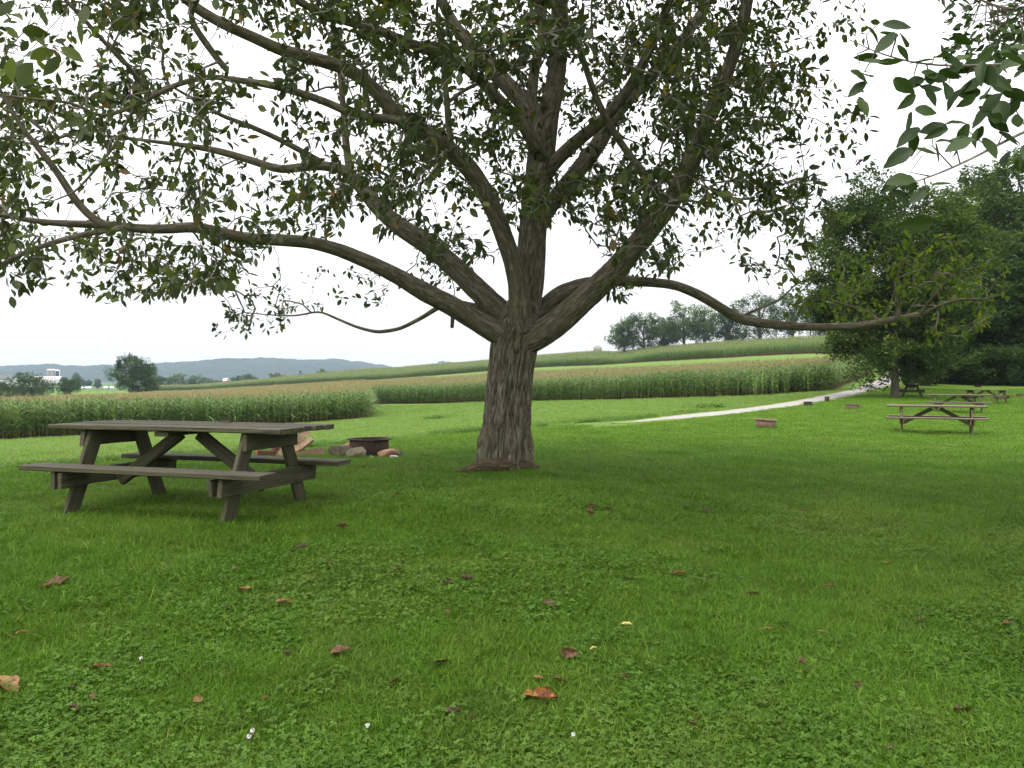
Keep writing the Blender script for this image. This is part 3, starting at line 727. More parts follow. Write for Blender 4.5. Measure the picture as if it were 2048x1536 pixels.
def leaves_arrays(pos, dirv, nrm, size, tint, tmpl=LT, r=rng):
    LFx = LF_R if tmpl is LT_R else LF
    n = len(pos); x = dirv / np.linalg.norm(dirv, axis=1)[:, None]; z = nrm - x * np.sum(nrm * x, 1)[:, None]; z /= np.linalg.norm(z, axis=1)[:, None] + 1e-9
    y = np.cross(z, x); wd = r.uniform(.75, 1.2, n)
    cr = r.uniform(-.6, 1.6, n)      # curl
    V = pos[:, None] + size[:, None, None] * (tmpl[None, :, 0, None] * x[:, None] + (tmpl[None, :, 1] * wd[:, None])[..., None] * y[:, None] + (tmpl[None, :, 2] * cr[:, None] + .12 * np.abs(tmpl[None, :, 1]))[..., None] * z[:, None])
    Fc = (LFx[None] + (np.arange(n) * len(tmpl))[:, None, None]).reshape(-1, 4)
    return V.reshape(-1, 3), Fc, np.repeat(tint, len(tmpl))

def bark_disp(rr, BK, P3):
    ang = np.arctan2(BK[..., 1], BK[..., 0]); s = BK[..., 2]; rad = rr
    amp = np.clip((rad - .05) / .24, 0, 1) ** 1.1
    px_ = np.cos(ang) * 15; py_ = np.sin(ang) * 15                  # a ridge every few degrees whatever the limb's girth
    sc = np.clip(rad / .30, .35, 1)[..., None]
    Q = np.stack([px_, py_, s * 3.6 / sc[..., 0]], -1) * np.concatenate([sc ** .3, sc ** .3, sc * 0 + 1], -1)
    w1 = noise(Q * np.array([.35, .35, 1.2]), 50)
    Qw = Q + np.stack([w1 * .9, w1 * -.9, w1 * 0], -1)
    r1 = 1 - np.abs(noise(Qw, 51)) * 2.2; r2 = 1 - np.abs(noise(Qw * np.array([2.1, 2.1, 1.8]), 52)) * 2
    f = .65 * r1 + .35 * r2                                           # 1 at furrow bottoms
    lump = fbm(P3 * 2.2, 60, 3)
    out = rr + amp * (.010 - .046 * np.clip(f, 0, 1) ** 1.5) + rr * .07 * lump
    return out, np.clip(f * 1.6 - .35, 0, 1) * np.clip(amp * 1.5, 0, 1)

def px_path(L, ys):
    """L: (px,py,width_px) list; ys: (Y at start, Y at end) or list of (fraction, Y)"""
    q = np.array([a[:2] for a in L], float); s = np.concatenate([[0], np.cumsum(np.linalg.norm(np.diff(q, axis=0), axis=1))]); s /= s[-1]
    if not isinstance(ys[0], tuple): ys = [(0, ys[0]), (1, ys[1])]
    Y = np.interp(s, [a for a, b in ys], [b for a, b in ys])
    P = np.array([at(L[k][0], L[k][1], Y[k]) for k in range(len(L))]); R = np.array([L[k][2] * Y[k] / F / 2 for k in range(len(L))]) * .94
    return P, R

def build_walnut():
    r = np.random.default_rng(42)
    base = g(1005, 10.4)
    T = empty('walnut_tree', base); tag(T, 'big spreading shade tree with furrowed trunk in the middle of the lawn', 'tree')
    off = -base
    T0 = 10.4
    limbs = []
    def limb(L, ys, step=.06, sides=28, name='branch', lab=None):
        P, R = px_path(L, ys); P, R = resample(P, R * .90, step); limbs.append((P, R, sides, name, lab)); return P, R
    # trunk
    L = [(1005,962,126),(1005,945,117),(1006,930,114),(1008,905,109),(1012,860,103),(1017,800,98),(1022,740,95),(1027,700,98),(1033,668,100),(1042,640,88),(1050,610,76)]
    P, R = px_path(L, (T0, T0)); P, R = resample(P, R, .018)
    def trunk_disp(rr, BK, P3):
        o, dp = bark_disp(rr, BK, P3)
        h = P3[..., 2] - base[2]; ang = np.arctan2(BK[..., 1], BK[..., 0])
        root = np.exp(-np.clip(h, 0, 9) / .16)
        o = o + root * (.045 * np.cos(ang * 5 + 1.1) + .035 * np.cos(ang * 3 + .4))
        return o, dp
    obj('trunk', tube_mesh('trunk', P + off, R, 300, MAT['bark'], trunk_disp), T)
    nodes = [P[::4]]; nodeR = [R[::4]]
    limb([(1040,655,80),(1052,610,72),(1060,560,68),(1063,500,65),(1068,430,64),(1076,360,64),(1084,300,62),(1092,240,56),(1106,190,46),(1113,150,43),(1118,90,42),(1119,30,40),(1121,-40,36),(1128,-160,28),(1120,-300,18)], (T0+.05, T0+.3), .03, 120)
    limb([(1085,290,46),(1060,220,44),(1010,165,40),(960,108,34),(912,58,28),(882,0,24),(860,-60,20),(800,-160,12)], (T0+.2, T0+1.6), .05, 48)
    limb([(1080,270,30),(1062,200,27),(1068,143,25),(1085,70,22),(1080,0,20),(1060,-90,14)], (T0+.3, T0+1.2))
    limb([(1075,300,30),(1040,240,27),(1003,205,26),(960,160,25),(925,130,25),(880,107,25),(820,88,24),(750,57,22),(690,42,20),(640,25,18),(560,-15,14),(480,-60,9)], (T0, T0-1.5))
    limb([(1078,440,42),(1105,405,42),(1145,355,40),(1195,292,38),(1232,225,32),(1300,155,27),(1380,62,24),(1430,-20,20),(1480,-100,13)], (T0+.3, T0+2.4), .04, 60)
    limb([(1090,350,34),(1115,318,33),(1150,285,30),(1200,246,27),(1250,190,25),(1290,120,23),(1325,40,20),(1350,-30,16),(1360,-120,9)], (T0+.1, T0-.6), .05, 36)
    limb([(1325,395,22),(1305,368,20),(1278,335,18),(1250,298,17),(1215,245,17),(1188,185,15),(1170,130,15),(1150,75,12),(1115,30,9),(1090,-10,6)], (9.75, 8.6), .05, 24)
    limb([(1020,690,66),(1065,678,68),(1110,650,62),(1170,597,58),(1230,540,55),(1290,470,50),(1345,400,46),(1385,320,42),(1415,240,38),(1445,170,34),(1470,100,30),(1490,30,28),(1500,-40,25),(1505,-140,18),(1500,-260,9)], (T0-.05, T0-1.2), .035, 90)
    limb([(1060,670,46),(1085,618,42),(1120,588,42),(1165,572,40),(1215,562,28),(1260,562,24),(1310,565,22),(1352,570,22),(1400,590,23),(1440,615,23),(1482,640,22),(1550,650,20),(1640,655,18),(1720,652,18),(1790,638,16),(1838,630,13)], (T0+.25, T0+.5), .05, 40)
    limb([(1838,631,9),(1880,612,8),(1920,598,7),(1965,600,5),(2010,588,3)], (T0+.5, T0+.1), .05, 10)
    limb([(1795,637,10),(1800,600,8),(1790,560,7),(1810,520,5),(1830,490,3)], (T0+.45, T0+.2), .05, 10)
    limb([(1760,645,10),(1740,625,8),(1700,612,6),(1660,600,5),(1640,590,3)], (T0+.45, T0+.9), .05, 10)
    limb([(1838,630,9),(1870,590,7),(1900,555,6),(1950,535,4),(1990,530,3)], (T0+.5, T0-.2), .05, 10)
    limb([(1470,640,9),(1500,625,7),(1560,600,5),(1600,560,3)], (T0+.5, T0+1.0), .05, 8)
    # left side
    limb([(1030,690,64),(1000,668,56),(950,640,49),(900,610,46),(850,585,45),(800,555,38),(740,525,34),(680,500,32),(620,484,29),(560,480,28),(500,478,27),(440,465,26),(390,453,25),(340,458,23),(280,458,22),(220,450,20),(150,448,17),(90,445,14),(30,435,10),(-60,420,6)], (T0, 7.6), .035, 80)
    limb([(250,456,14),(190,464,14),(130,478,13),(60,500,12),(0,530,10),(-80,560,6)], (8.1, 7.4), .05, 14)
    limb([(215,450,16),(185,438,18),(150,400,18),(115,345,16),(80,300,14),(40,250,11),(0,180,8),(-40,100,5)], (8.0, 7.2), .05, 18)
    limb([(1030,655,56),(1000,622,58),(950,575,51),(900,525,48),(850,485,46),(800,455,42),(760,420,38),(720,372,32),(690,338,26),(640,330,22),(560,340,20),(500,320,18),(430,300,16),(380,292,12),(300,282,8),(200,270,5)], (T0+.1, T0+1.0), .035, 80)
    limb([(700,345,20),(692,290,18),(688,230,16),(680,150,12),(668,60,10),(660,-40,6)], (T0+1.0, T0+1.6), .05, 14)
    limb([(660,335,16),(632,318,15),(590,295,14),(547,273,13),(495,250,12),(444,232,10),(390,200,8),(330,165,5)], (T0+.95, T0+.2), .05, 14)
    limb([(1045,660,56),(1040,615,52),(1035,560,47),(1022,512,43),(1000,450,42),(975,392,42),(940,337,42),(900,300,42),(860,270,40),(800,238,38),(762,192,34),(720,152,32),(680,132,32),(620,115,30),(560,100,28),(510,76,26),(450,50,25),(400,22,24),(350,-20,22),(280,-90,16),(200,-160,9)], (T0-.15, 8.0), .035, 80)
    limb([(815,245,24),(780,237,21),(740,236,20),(700,226,20),(650,203,19),(600,186,18),(540,169,18),(480,161,14),(420,152,13),(360,166,12),(310,190,11),(270,213,10),(200,236,8),(150,206,7),(70,198,6),(-20,188,5)], (8.95, 7.6), .05, 20)
    limb([(903,298,15),(896,240,15),(893,190,14),(886,130,13),(884,88,11),(872,30,8),(880,-40,6)], (9.35, 9.0), .05, 14)
    limb([(896,205,9),(925,182,9),(960,165,9),(1005,145,8),(1045,128,7),(1070,118,4)], (9.3, 9.8), .05, 10)
    limb([(455,140,15),(441,126,15),(410,84,16),(388,52,15),(380,26,13),(396,0,10),(410,-40,7)], (8.1, 7.7), .05, 14)
    limb([(250,128,11),(205,80,10),(165,35,10),(130,0,9),(90,-60,7)], (7.3, 6.6), .05, 12)
    limb([(300,190,9),(255,130,11),(215,85,10)], (7.7, 7.3), .05, 12)
    limb([(1010,628,22),(970,618,19),(935,611,18),(905,603,15),(880,612,12),(845,635,10),(800,658,9),(755,665,9),(715,655,7),(675,638,6),(640,622,5),(590,632,4),(540,630,3),(490,625,2.5)], (T0+.5, T0+1.3), .05, 14)
    limb([(908,602,12),(906,625,11),(904,655,9)], (T0+.75, T0+.75), .03, 10)
    limb([(270,212,7),(230,290,7),(190,340,6),(150,385,5),(110,400,3)], (7.7, 7.5), .05, 8)
    limb([(560,345,8),(598,250,8),(600,330,8),(605,385,6),(610,430,4)], (8.6, 8.4), .05, 8) if False else None
    for P, R, sd, nm, lab in limbs:
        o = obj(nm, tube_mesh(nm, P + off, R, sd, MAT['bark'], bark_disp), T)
        nodes.append(P[::2]); nodeR.append(R[::2])
    # root sprawl beside the trunk
    P, R = px_path([(1035,958,30),(1010,955,42),(985,955,40),(960,957,30),(935,961,20),(912,964,8)], (10.15, 9.75)); P, R = resample(P, R, .02)
    P[:, 2] = zf(P[:, 0], P[:, 1]) + np.linspace(.12, .04, len(P))
    obj('root', tube_mesh('root', P + off, R * .8, 60, MAT['root'], bark_disp), T)
    P, R = px_path([(1030,955,40),(1050,950,30),(1070,946,14),(1080,944,5)], (10.3, 10.4)); P, R = resample(P, R, .02); P[:, 2] = zf(P[:, 0], P[:, 1]) + .05
    obj('root', tube_mesh('root', P + off, R, 60, MAT['root'], bark_disp), T)

    # twigs grown toward points of the crown
    POLY = [(-260,-200),(1700,-200),(1745,60),(1700,120),(1742,250),(1730,330),(1650,330),(1700,400),(1650,470),(1600,560),(1500,548),(1420,500),(1330,545),(1240,605),(1200,590),(1225,520),(1180,480),(1130,400),(1100,440),(1000,470),(965,560),(890,560),(830,480),(760,480),(700,470),(640,455),(560,470),(480,560),(410,575),(330,600),(250,590),(200,600),(130,560),(0,600),(-260,620)]
    LOW = [(400,560),(880,500),(965,590),(860,600),(760,610),(640,620),(560,665),(430,680),(400,620)]
    RS = [(1560,590),(1700,500),(1850,450),(2000,500),(2048,590),(1960,660),(1880,690),(1760,640),(1600,620)]
    def inside(poly, x, y):
        c = np.zeros(len(x), bool); n = len(poly)
        for i in range(n):
            (x1, y1), (x2, y2) = poly[i], poly[(i + 1) % n]
            if y1 != y2: c ^= ((y1 > y) != (y2 > y)) & (x < (x2 - x1) * (y - y1) / (y2 - y1) + x1)
        return c
    limbN = np.concatenate(nodes)
    def targets(poly, n, f, ylo, yhi, maxd=2.2):
        out = []
        x0, x1 = min(a for a, b in poly), max(a for a, b in poly); y0, y1 = min(b for a, b in poly), max(b for a, b in poly)
        while len(out) < n:
            m = 4000; x = r.uniform(x0, x1, m); y = r.uniform(y0, y1, m); k = inside(poly, x, y) & (r.uniform(0, 1, m) < f(x, y)); x, y = x[k], y[k]
            Y = r.uniform(ylo, yhi, len(x)); P = np.stack([(x - HX) / F * Y, Y, CZ - (y - HY) / F * Y], -1)
            dd = np.array([np.min(np.sum((limbN - p) ** 2, 1)) for p in P]) ** .5
            ok = (dd < maxd) & (dd > .12) & (((P[:, 0]) / 9) ** 2 + ((P[:, 1] - T0) / 5.6) ** 2 < 1)
            out += list(P[ok])
        return np.array(out[:n])
    gaps = [(60,40,140),(450,70,90),(780,190,100),(960,400,110),(650,200,60),(700,560,150),(1420,440,60)]
    def dens(x, y):
        v = .55 + .45 * fbm(np.stack([x / 130, y / 100, x * 0], -1), 71, 2) * 2
        for a, b, c in gaps: v = v * (1 - .65 * np.exp(-((x - a) ** 2 + (y - b) ** 2) / (2 * (c * .6) ** 2)))
        v = v * np.where((x > 850) & (x < 1500) & (y < 400), 1.35, 1)
        return np.clip(v, .05, 1)
    TG = [targets(POLY, 4300, dens, 6.6, 13.6), targets(LOW, 75, lambda x, y: x * 0 + 1, 10.2, 12.8, 1.6), targets(RS, 130, lambda x, y: x * 0 + 1, 9.7, 12.0, 1.6), targets([(700,-150),(1560,-150),(1560,300),(1420,420),(1200,470),(1080,440),(940,420),(760,330)], 1000, lambda x, y: x * 0 + 1, 9.5, 14.5)]
    # crown above the frame (it shades the lawn)
    up = []
    while len(up) < 1000:
        q = r.uniform(-1, 1, 3); X = q[0] * 7.5; Y = T0 + q[1] * 5.6; Z = 5.6 + (q[2] * .5 + .5) * 5.5
        if (X / 7.5) ** 2 + ((Y - T0) / 5.6) ** 2 + ((Z - 5.4) / 5.9) ** 2 < 1 and HY - F * (Z - CZ) / Y < -60: up.append((X, Y, Z))
    kinds = np.concatenate([np.zeros(4300), np.ones(75), np.full(130, 2), np.full(1000, 4), np.full(len(up), 3)]).astype(int)
    TG = np.concatenate(TG + [np.array(up)])
    dd = np.array([np.min(np.sum((limbN - p) ** 2, 1)) for p in TG]) ** .5
    order = np.argsort(dd)
    # node store
    NP = np.zeros((160000, 3)); NR = np.zeros(160000); par = np.full(160000, -1); nL = len(limbN)
    NP[:nL] = limbN; NR[:nL] = np.concatenate(nodeR); cnt = nL; paths = []
    for ti in order:
        p = TG[ti]; dv = NP[:cnt] - p; d2 = np.sqrt(np.sum(dv * dv, 1))
        # prefer joints that lie on the trunk side, so that twigs point outward
        s = d2 + .22 * np.clip(np.sum(dv * (p - np.array([0, T0, 3.2])) / (np.linalg.norm(p - np.array([0, T0, 3.2])) + 1e-6), 1) + .55 * d2, 0, 9)
        j = int(np.argmin(s)); a = NP[j]; D = np.linalg.norm(p - a)
        m = max(int(D / .13), 2); t = np.linspace(0, 1, m + 1)[:, None]
        side = r.normal(0, 1, 3); side[2] = abs(side[2]) * .6
        Q = a + (p - a) * t + side * D * .12 * np.sin(t * math.pi) + np.array([0, 0, -.06 * D]) * (t ** 2) * 0
        Q[1:-1] += r.normal(0, .018, (m - 1, 3))
        ids = [j] + list(range(cnt, cnt + m)); NP[cnt:cnt + m] = Q[1:]; par[cnt] = j; par[cnt + 1:cnt + m] = np.arange(cnt, cnt + m - 1)
        cnt += m; paths.append((ids, ti))
    w = np.zeros(cnt)
    for ids, ti in paths: w[ids[-1]] += 1
    for k in range(cnt - 1, nL - 1, -1):
        w[par[k]] += w[k]
    rad = .0021 * np.maximum(w, 1) ** .52
    rad[:nL] = NR[:nL]
    big, small = [], []
    for ids, ti in paths:
        R = rad[ids].copy(); R[0] = min(R[0], R[1] * 1.35); P = NP[ids]
        (big if R[1] > .0095 else small).append((P + off, R))
    for P, R in big: obj('branch', tube_mesh('branch', P, R, 8, MAT['twig']), T)
    V, Fc, BK = batch_tubes(small, 4)
    tag(obj('twigs', mesh('twigs', V, Fc, MAT['twig'], True, dict(bk=BK, deep=np.zeros(len(V)))), T), kind='stuff')
    # leaves
    pos, dr, nr_, sz, tn, kd = [], [], [], [], [], []
    for ids, ti in paths:
        k_ = kinds[ti]; P = NP[ids]; end = P[-1]; ax = P[-1] - P[-2]; ax /= np.linalg.norm(ax)
        nlv = {0: r.integers(5, 10), 4: r.integers(6, 11), 1: r.integers(5, 9), 2: r.integers(5, 10), 3: r.integers(6, 10)}[k_]
        base_t = np.clip(r.beta(2, 2) * .8 + r.normal(0, .06), 0, .86)
        for q in range(nlv):
            back = q * .05 + r.uniform(0, .03); j = max(len(P) - 2 - int(back / .13), 0)
            f = (back % .13) / .13; c = P[j + 1] * (1 - f) + P[j] * f
            a2 = r.uniform(0, 6.28); s_ = np.cross(ax, [math.cos(a2), math.sin(a2), .2]); s_ /= np.linalg.norm(s_) + 1e-6
            dvv = ax * r.uniform(.2, .9) + s_ * r.uniform(.5, 1) + np.array([0, 0, r.uniform(-.75, .05)])
            dvv /= np.linalg.norm(dvv)
            stem = r.uniform(.01, .06)
            pos.append(c + dvv * stem); dr.append(dvv)
            nv = np.array([0, 0, 1.0]) + r.normal(0, .55, 3); nr_.append(nv)
            L = {0: r.uniform(.06, .138), 4: r.uniform(.06, .13), 1: r.uniform(.06, .11), 2: r.uniform(.06, .12), 3: r.uniform(.2, .32)}[k_]
            sz.append(L); t_ = base_t + r.normal(0, .08); tn.append(1 - abs(r.normal(0, .05)) if r.uniform() < .035 else np.clip(t_, 0, .9)); kd.append(k_)
    # near sprays hanging into the top left corner
    for (x, y, Y, n_, L) in [(15,15,3.7,7,.13),(60,80,3.9,6,.14),(130,10,4.0,4,.15),(100,110,4.4,4,.13),(150,230,6.0,6,.13),(25,140,4.8,6,.13),(560,40,6.2,5,.12),(210,330,6.6,6,.12),(60,330,6.4,6,.12),(500,180,6.6,6,.12),(350,250,6.8,6,.12),(100,520,7.2,7,.12),(220,590,7.2,7,.11),(-10,480,7.0,7,.12)]:
        c0 = at(x, y, Y)
        for q in range(n_):
            a2 = r.uniform(0, 6.28); dvv = np.array([math.cos(a2), math.sin(a2) * .5, r.uniform(-1.1, -.1)]); dvv /= np.linalg.norm(dvv)
            pos.append(c0 + r.normal(0, .07, 3)); dr.append(dvv); nr_.append(r.normal(0, .6, 3) + np.array([0, -.3, .6])); sz.append(L * r.uniform(.7, 1.15)); tn.append(r.uniform(.25, .8)); kd.append(0)
        # its twig from the crown above
        a = c0 + np.array([r.uniform(-.3, .3), r.uniform(.6, 1.2), r.uniform(.8, 1.4)]); mid = (a + c0) / 2 + np.array([0, .1, .2])
        Vt = [(np.array([a, (a + mid) / 2 + .03, mid, (mid + c0) / 2, c0]) + off, np.array([.005, .004, .0035, .0025, .0015]))]
        v_, f_, b_ = batch_tubes(Vt, 5); nearv.append((v_, f_, b_))
    pos, dr, nr_, sz, tn, kd = map(np.array, (pos, dr, nr_, sz, tn, kd))
    V = []; 
    app = sz / pos[:, 1]; vis = (np.abs(pos[:, 0] / pos[:, 1]) < .62) & ((pos[:, 2] - CZ) / pos[:, 1] < .46)
    rank = np.argsort(-(app * vis)); top = rank[:300]; rest = np.setdiff1d(np.arange(len(sz)), top)
    for i in top:
        v, f_, t_ = leaves_arrays(pos[i:i + 1] + off, dr[i:i + 1], nr_[i:i + 1], sz[i:i + 1], tn[i:i + 1], r=r)
        obj('leaf', mesh('leaf', v, f_, MAT['leaf'], True, dict(tint=t_)), T)
    a = rest[kd[rest] != 2]; v, f_, t_ = leaves_arrays(pos[a] + off, dr[a], nr_[a], sz[a], tn[a], r=r)
    tag(obj('foliage', mesh('foliage', v, f_, MAT['leaf'], True, dict(tint=t_)), T), kind='stuff')
    a = rest[kd[rest] == 2]; v, f_, t_ = leaves_arrays(pos[a] + off, dr[a], nr_[a], sz[a], tn[a], r=r)
    tag(obj('foliage', mesh('yellowing_foliage', v, f_, MAT['leafy'], True, dict(tint=t_)), T), 'yellowing leaves at the end of the long right-hand limb', kind='stuff')
    vv, ff, bb, n0 = [], [], [], 0
    for v_, f_, b_ in nearv: vv.append(v_); ff.append(f_ + n0); bb.append(b_); n0 += len(v_)
    tag(obj('twigs', mesh('near_twigs', np.concatenate(vv), np.concatenate(ff), MAT['bark2'], True, dict(bk=np.concatenate(bb), deep=np.zeros(n0))), T), kind='stuff')
nearv = []
build_walnut()

# the neighbouring tree whose trunk stands just outside the frame on the right and whose boughs hang into the picture
def build_side_tree():
    r = np.random.default_rng(77); base = np.array([7.2, 5.6, 0]); base[2] = zf(base[0], base[1])
    T = empty('shade_tree', base); tag(T, 'tree standing off the right edge whose large-leaved boughs hang into the top right corner', 'tree'); off = -base
    P = np.array([base + [0, 0, -.1], base + [0, 0, .6], base + [.1, .1, 2], base + [0, .2, 4], base + [-.2, .2, 7]]); P, R = resample(P, [.42, .3, .26, .22, .14], .08)
    obj('trunk', tube_mesh('trunk', P + off, R, 60, MAT['bark'], bark_disp), T)
    hub = base + np.array([0, .2, 3.2]); pos, dr, nm, sz, tn = [], [], [], [], []
    small = []
    def bough(pts, w0, w1, label=None):
        P = np.array([hub] + [at(*p) for p in pts]); P, R = resample(P, [w0] + list(np.linspace(w1 * 4, w1, len(P) - 1)), .06); obj('branch', tube_mesh('branch', P + off, R, 10, MAT['twig']), T); return P
    def spray(x, y, Y, n_, L, P, spread=.1, shape='b'):
        c0 = at(x, y, Y); j = np.argmin(np.sum((P - c0) ** 2, 1)); a = P[j]
        mid = (a + c0) / 2 + r.normal(0, .03, 3); Q = np.array([a, mid, c0]); small.append((Q + off, np.array([.004, .003, .002])))
        for q in range(n_):
            a2 = r.uniform(0, 6.28); dvv = np.array([math.cos(a2), math.sin(a2) * .4, r.uniform(-.95, .15)]); dvv /= np.linalg.norm(dvv)
            pos.append(c0 + r.normal(0, spread, 3) * .6); dr.append(dvv); nm.append(r.normal(0, .5, 3) + np.array([0, -.7, .5])); sz.append(L * r.uniform(.7, 1.1)); tn.append(r.uniform(.15, .75))
    B1 = bough([(2200,100,4.6),(2048,128,4.4),(1930,132,4.3),(1830,133,4.2),(1760,112,4.1),(1700,80,4.1)], .03, .0022)
    for x, y, Y, n_ in [(1790,90,4.1,3),(1760,45,4.1,2),(1870,110,4.2,3),(1830,180,4.2,3),(1740,140,4.1,4),(1720,130,4.1,2),(1900,170,4.2,5),(1950,130,4.3,6),(1990,150,4.3,6),(1860,150,4.2,3),(2020,110,4.4,7)]: spray(x, y, Y, n_ + 1, .135, B1, .085)
    B2 = bough([(2250,180,4.7),(2048,262,4.4),(1960,308,4.3),(1900,342,4.2),(1840,362,4.1),(1800,372,4.1)], .03, .0024)
    for x, y, Y, n_ in [(1870,250,4.2,4),(1845,310,4.15,3),(1900,280,4.2,5),(1960,230,4.3,5),(2020,200,4.4,7),(1990,250,4.3,5),(1790,365,4.1,3),(1875,390,4.1,2),(2030,300,4.4,3)]: spray(x, y, Y, n_ + 1, .135, B2, .085)
    B3 = bough([(2150,-40,5.4),(2048,40,5.2),(1980,20,5.2),(1930,-20,5.2)], .04, .004)
    small_l = []
    for k in range(62):
        x = r.uniform(1890, 2090); y = r.uniform(-60, 110) + max(0, (x - 1990)) * r.uniform(0, 2.2); small_l.append((x, y))
    n0 = len(pos)
    for x, y in small_l: spray(x, y, r.uniform(4.9, 6), 6, .075, B3, .10)
    # crown above, outside the frame
    for k in range(1700):
        q = r.normal(0, 1, 3); q /= np.linalg.norm(q); rad = r.uniform(.55, 1); c = base + np.array([q[0] * 4.6, q[1] * 4.4, 5.8 + q[2] * 3.0]) * 1.0 * np.array([1, 1, 1]) if False else base + np.array([q[0] * 4.6 * rad, q[1] * 4.4 * rad, 6.2 + q[2] * 2.6 * rad])
        if c[1] > .3 and abs(c[0] / c[1]) < .66 and (c[2] - CZ) / c[1] < .52: continue
        for m_ in range(6):
            pos.append(c + r.normal(0, .2, 3)); dr.append(r.normal(0, 1, 3) + np.array([0, 0, -.4])); nm.append(np.array([0, 0, 1.0]) + r.normal(0, .5, 3)); sz.append(r.uniform(.2, .34)); tn.append(r.uniform(.1, .8))
    for k in range(16):
        a = r.uniform(0, 6.28); e = base + np.array([math.cos(a) * 3.5, math.sin(a) * 3.5, r.uniform(4.5, 7.5)])
        if e[1] > .3 and abs(e[0] / e[1]) < .75 and (e[2] - CZ) / e[1] < .6: continue
        P = np.array([hub + [0, 0, r.uniform(-.5, 2)], (hub + e) / 2 + [0, 0, .4], e]); P, R = resample(P, [.09, .06, .02], .15); obj('branch', tube_mesh('branch', P + off, R, 10, MAT['bark']), T)
    V, Fc, BK = batch_tubes(small, 5); tag(obj('twigs', mesh('twigs', V, Fc, MAT['bark2'], True, dict(bk=BK, deep=np.zeros(len(V)))), T), kind='stuff')
    pos, dr, nm, sz, tn = map(np.array, (pos, dr, nm, sz, tn))
    nb = n0
    for i in range(nb):
        v, f_, t_ = leaves_arrays(pos[i:i + 1] + off, dr[i:i + 1], nm[i:i + 1], sz[i:i + 1], tn[i:i + 1], LT_R, r)
        obj('leaf', mesh('leaf', v, f_, MAT['leafr'], True, dict(tint=t_)), T)
    a = slice(nb, None); v, f_, t_ = leaves_arrays(pos[a] + off, dr[a], nm[a], sz[a], tn[a], LT, r)
    tag(obj('foliage', mesh('foliage', v, f_, MAT['leafr'], True, dict(tint=t_)), T), kind='stuff')
build_side_tree()

# ------------------------------------------------------------------ distant and middle-distance trees
def diamonds(C, size, r, upb=.6):
    n = len(C); nr = r.normal(0, 1, (n, 3)); nr[:, 2] = np.abs(nr[:, 2]) + upb; nr /= np.linalg.norm(nr, axis=1)[:, None]
    a = np.cross(nr, r.normal(0, 1, (n, 3))); a /= np.linalg.norm(a, axis=1)[:, None] + 1e-9; b = np.cross(nr, a)
    s = size * r.uniform(.6, 1.3, n)[:, None]
    V = np.stack([C - a * s, C - b * s * .45 + nr * s * .12, C + a * s, C + b * s * .45 + nr * s * .12], 1).reshape(-1, 3)
    Fc = np.arange(n * 4).reshape(n, 4); return V, Fc

def tree(name, label, base, H, W, mat, seed, nleaf, lsize, crown0=.25, trunk_r=None, group=None, clumps=60, clump_r=.17, shape='round', depth=None, gap=0.0, cat='tree', lean=0, barkm='bark2', skirt=0):
    r = np.random.default_rng(seed); base = np.asarray(base, float)
    T = empty(name, base); tag(T, label, cat, group)
    tr = trunk_r or H * .028; D = depth or W
    top = np.array([lean * H, 0, H * .8])
    P = np.array([[0, 0, -.3], [0, 0, H * .03], [lean * H * .2, 0, H * .25], [lean * H * .6, .05 * W, H * .55], top]); P, R = resample(P, [tr * 1.6, tr * 1.1, tr * .9, tr * .6, tr * .2], H / 30)
    obj('trunk', tube_mesh('trunk', P, R, 14, MAT[barkm]), T)
    cz = H * (crown0 + 1) / 2; ch = H * (1 - crown0) / 2
    cc = []
    while len(cc) < clumps:
        q = r.uniform(-1, 1, 3); n_ = np.linalg.norm(q)
        if n_ > 1 or n_ < .35: continue
        if shape == 'cone': w_ = 1 - (q[2] * .5 + .5) * .92
        elif shape == 'dome': w_ = math.sqrt(max(0, 1 - max(q[2], -.2) ** 2)) if q[2] > 0 else 1 - .25 * abs(q[2])
        else: w_ = math.sqrt(max(0.05, 1 - q[2] ** 2 * .95))
        h = math.hypot(q[0], q[1]); 
        if h > w_: continue
        cc.append((q[0] * W / 2 + lean * H * .6, q[1] * D / 2, cz + q[2] * ch))
    cc = np.array(cc)
    cc[:, :] += r.normal(0, .02 * W, cc.shape)
    lim = []
    for c in cc[:: max(1, len(cc) // 12)]:
        s = np.array([lean * H * .3, 0, min(max(c[2] * .55, H * crown0 * .8), H * .7)]); m_ = (s + c) / 2 + np.array([0, 0, .04 * H]); q, R = resample(np.array([s, m_, c]), [tr * .45, tr * .3, tr * .08], H / 25); lim.append((q, R))
    for q, R in lim: obj('limb', tube_mesh('limb', q, R, 6, MAT[barkm]), T)
    per = nleaf // len(cc); C = []; tn = []
    for c in cc:
        s = clump_r * W * r.uniform(.6, 1.35); d = r.normal(0, 1, (per, 3)); d /= np.linalg.norm(d, axis=1)[:, None]
        q = d * (r.uniform(.3, 1, per) ** .6)[:, None] * s * np.array([1, 1, .72])
        C.append(c + q); tt = r.uniform(.15, .85); tn.append(np.clip(tt + r.normal(0, .14, per), 0, 1))
    C = np.concatenate(C); tn = np.concatenate(tn)
    C += .06 * W * np.stack([noise(C / (W * .08), 5), noise(C / (W * .08), 6), noise(C / (W * .08), 7)], -1)
    if gap > 0:
        k = noise(C / (W * .10), seed) > -1 + 2 * gap - .35; C, tn = C[k], tn[k]
    k = C[:, 2] > .05; C, tn = C[k], tn[k]
    V, Fc = diamonds(C, lsize, r)
    tag(obj('foliage', mesh('foliage', V, Fc, MAT[mat], False, dict(tint=np.repeat(tn, 4))), T), kind='stuff')
    return T

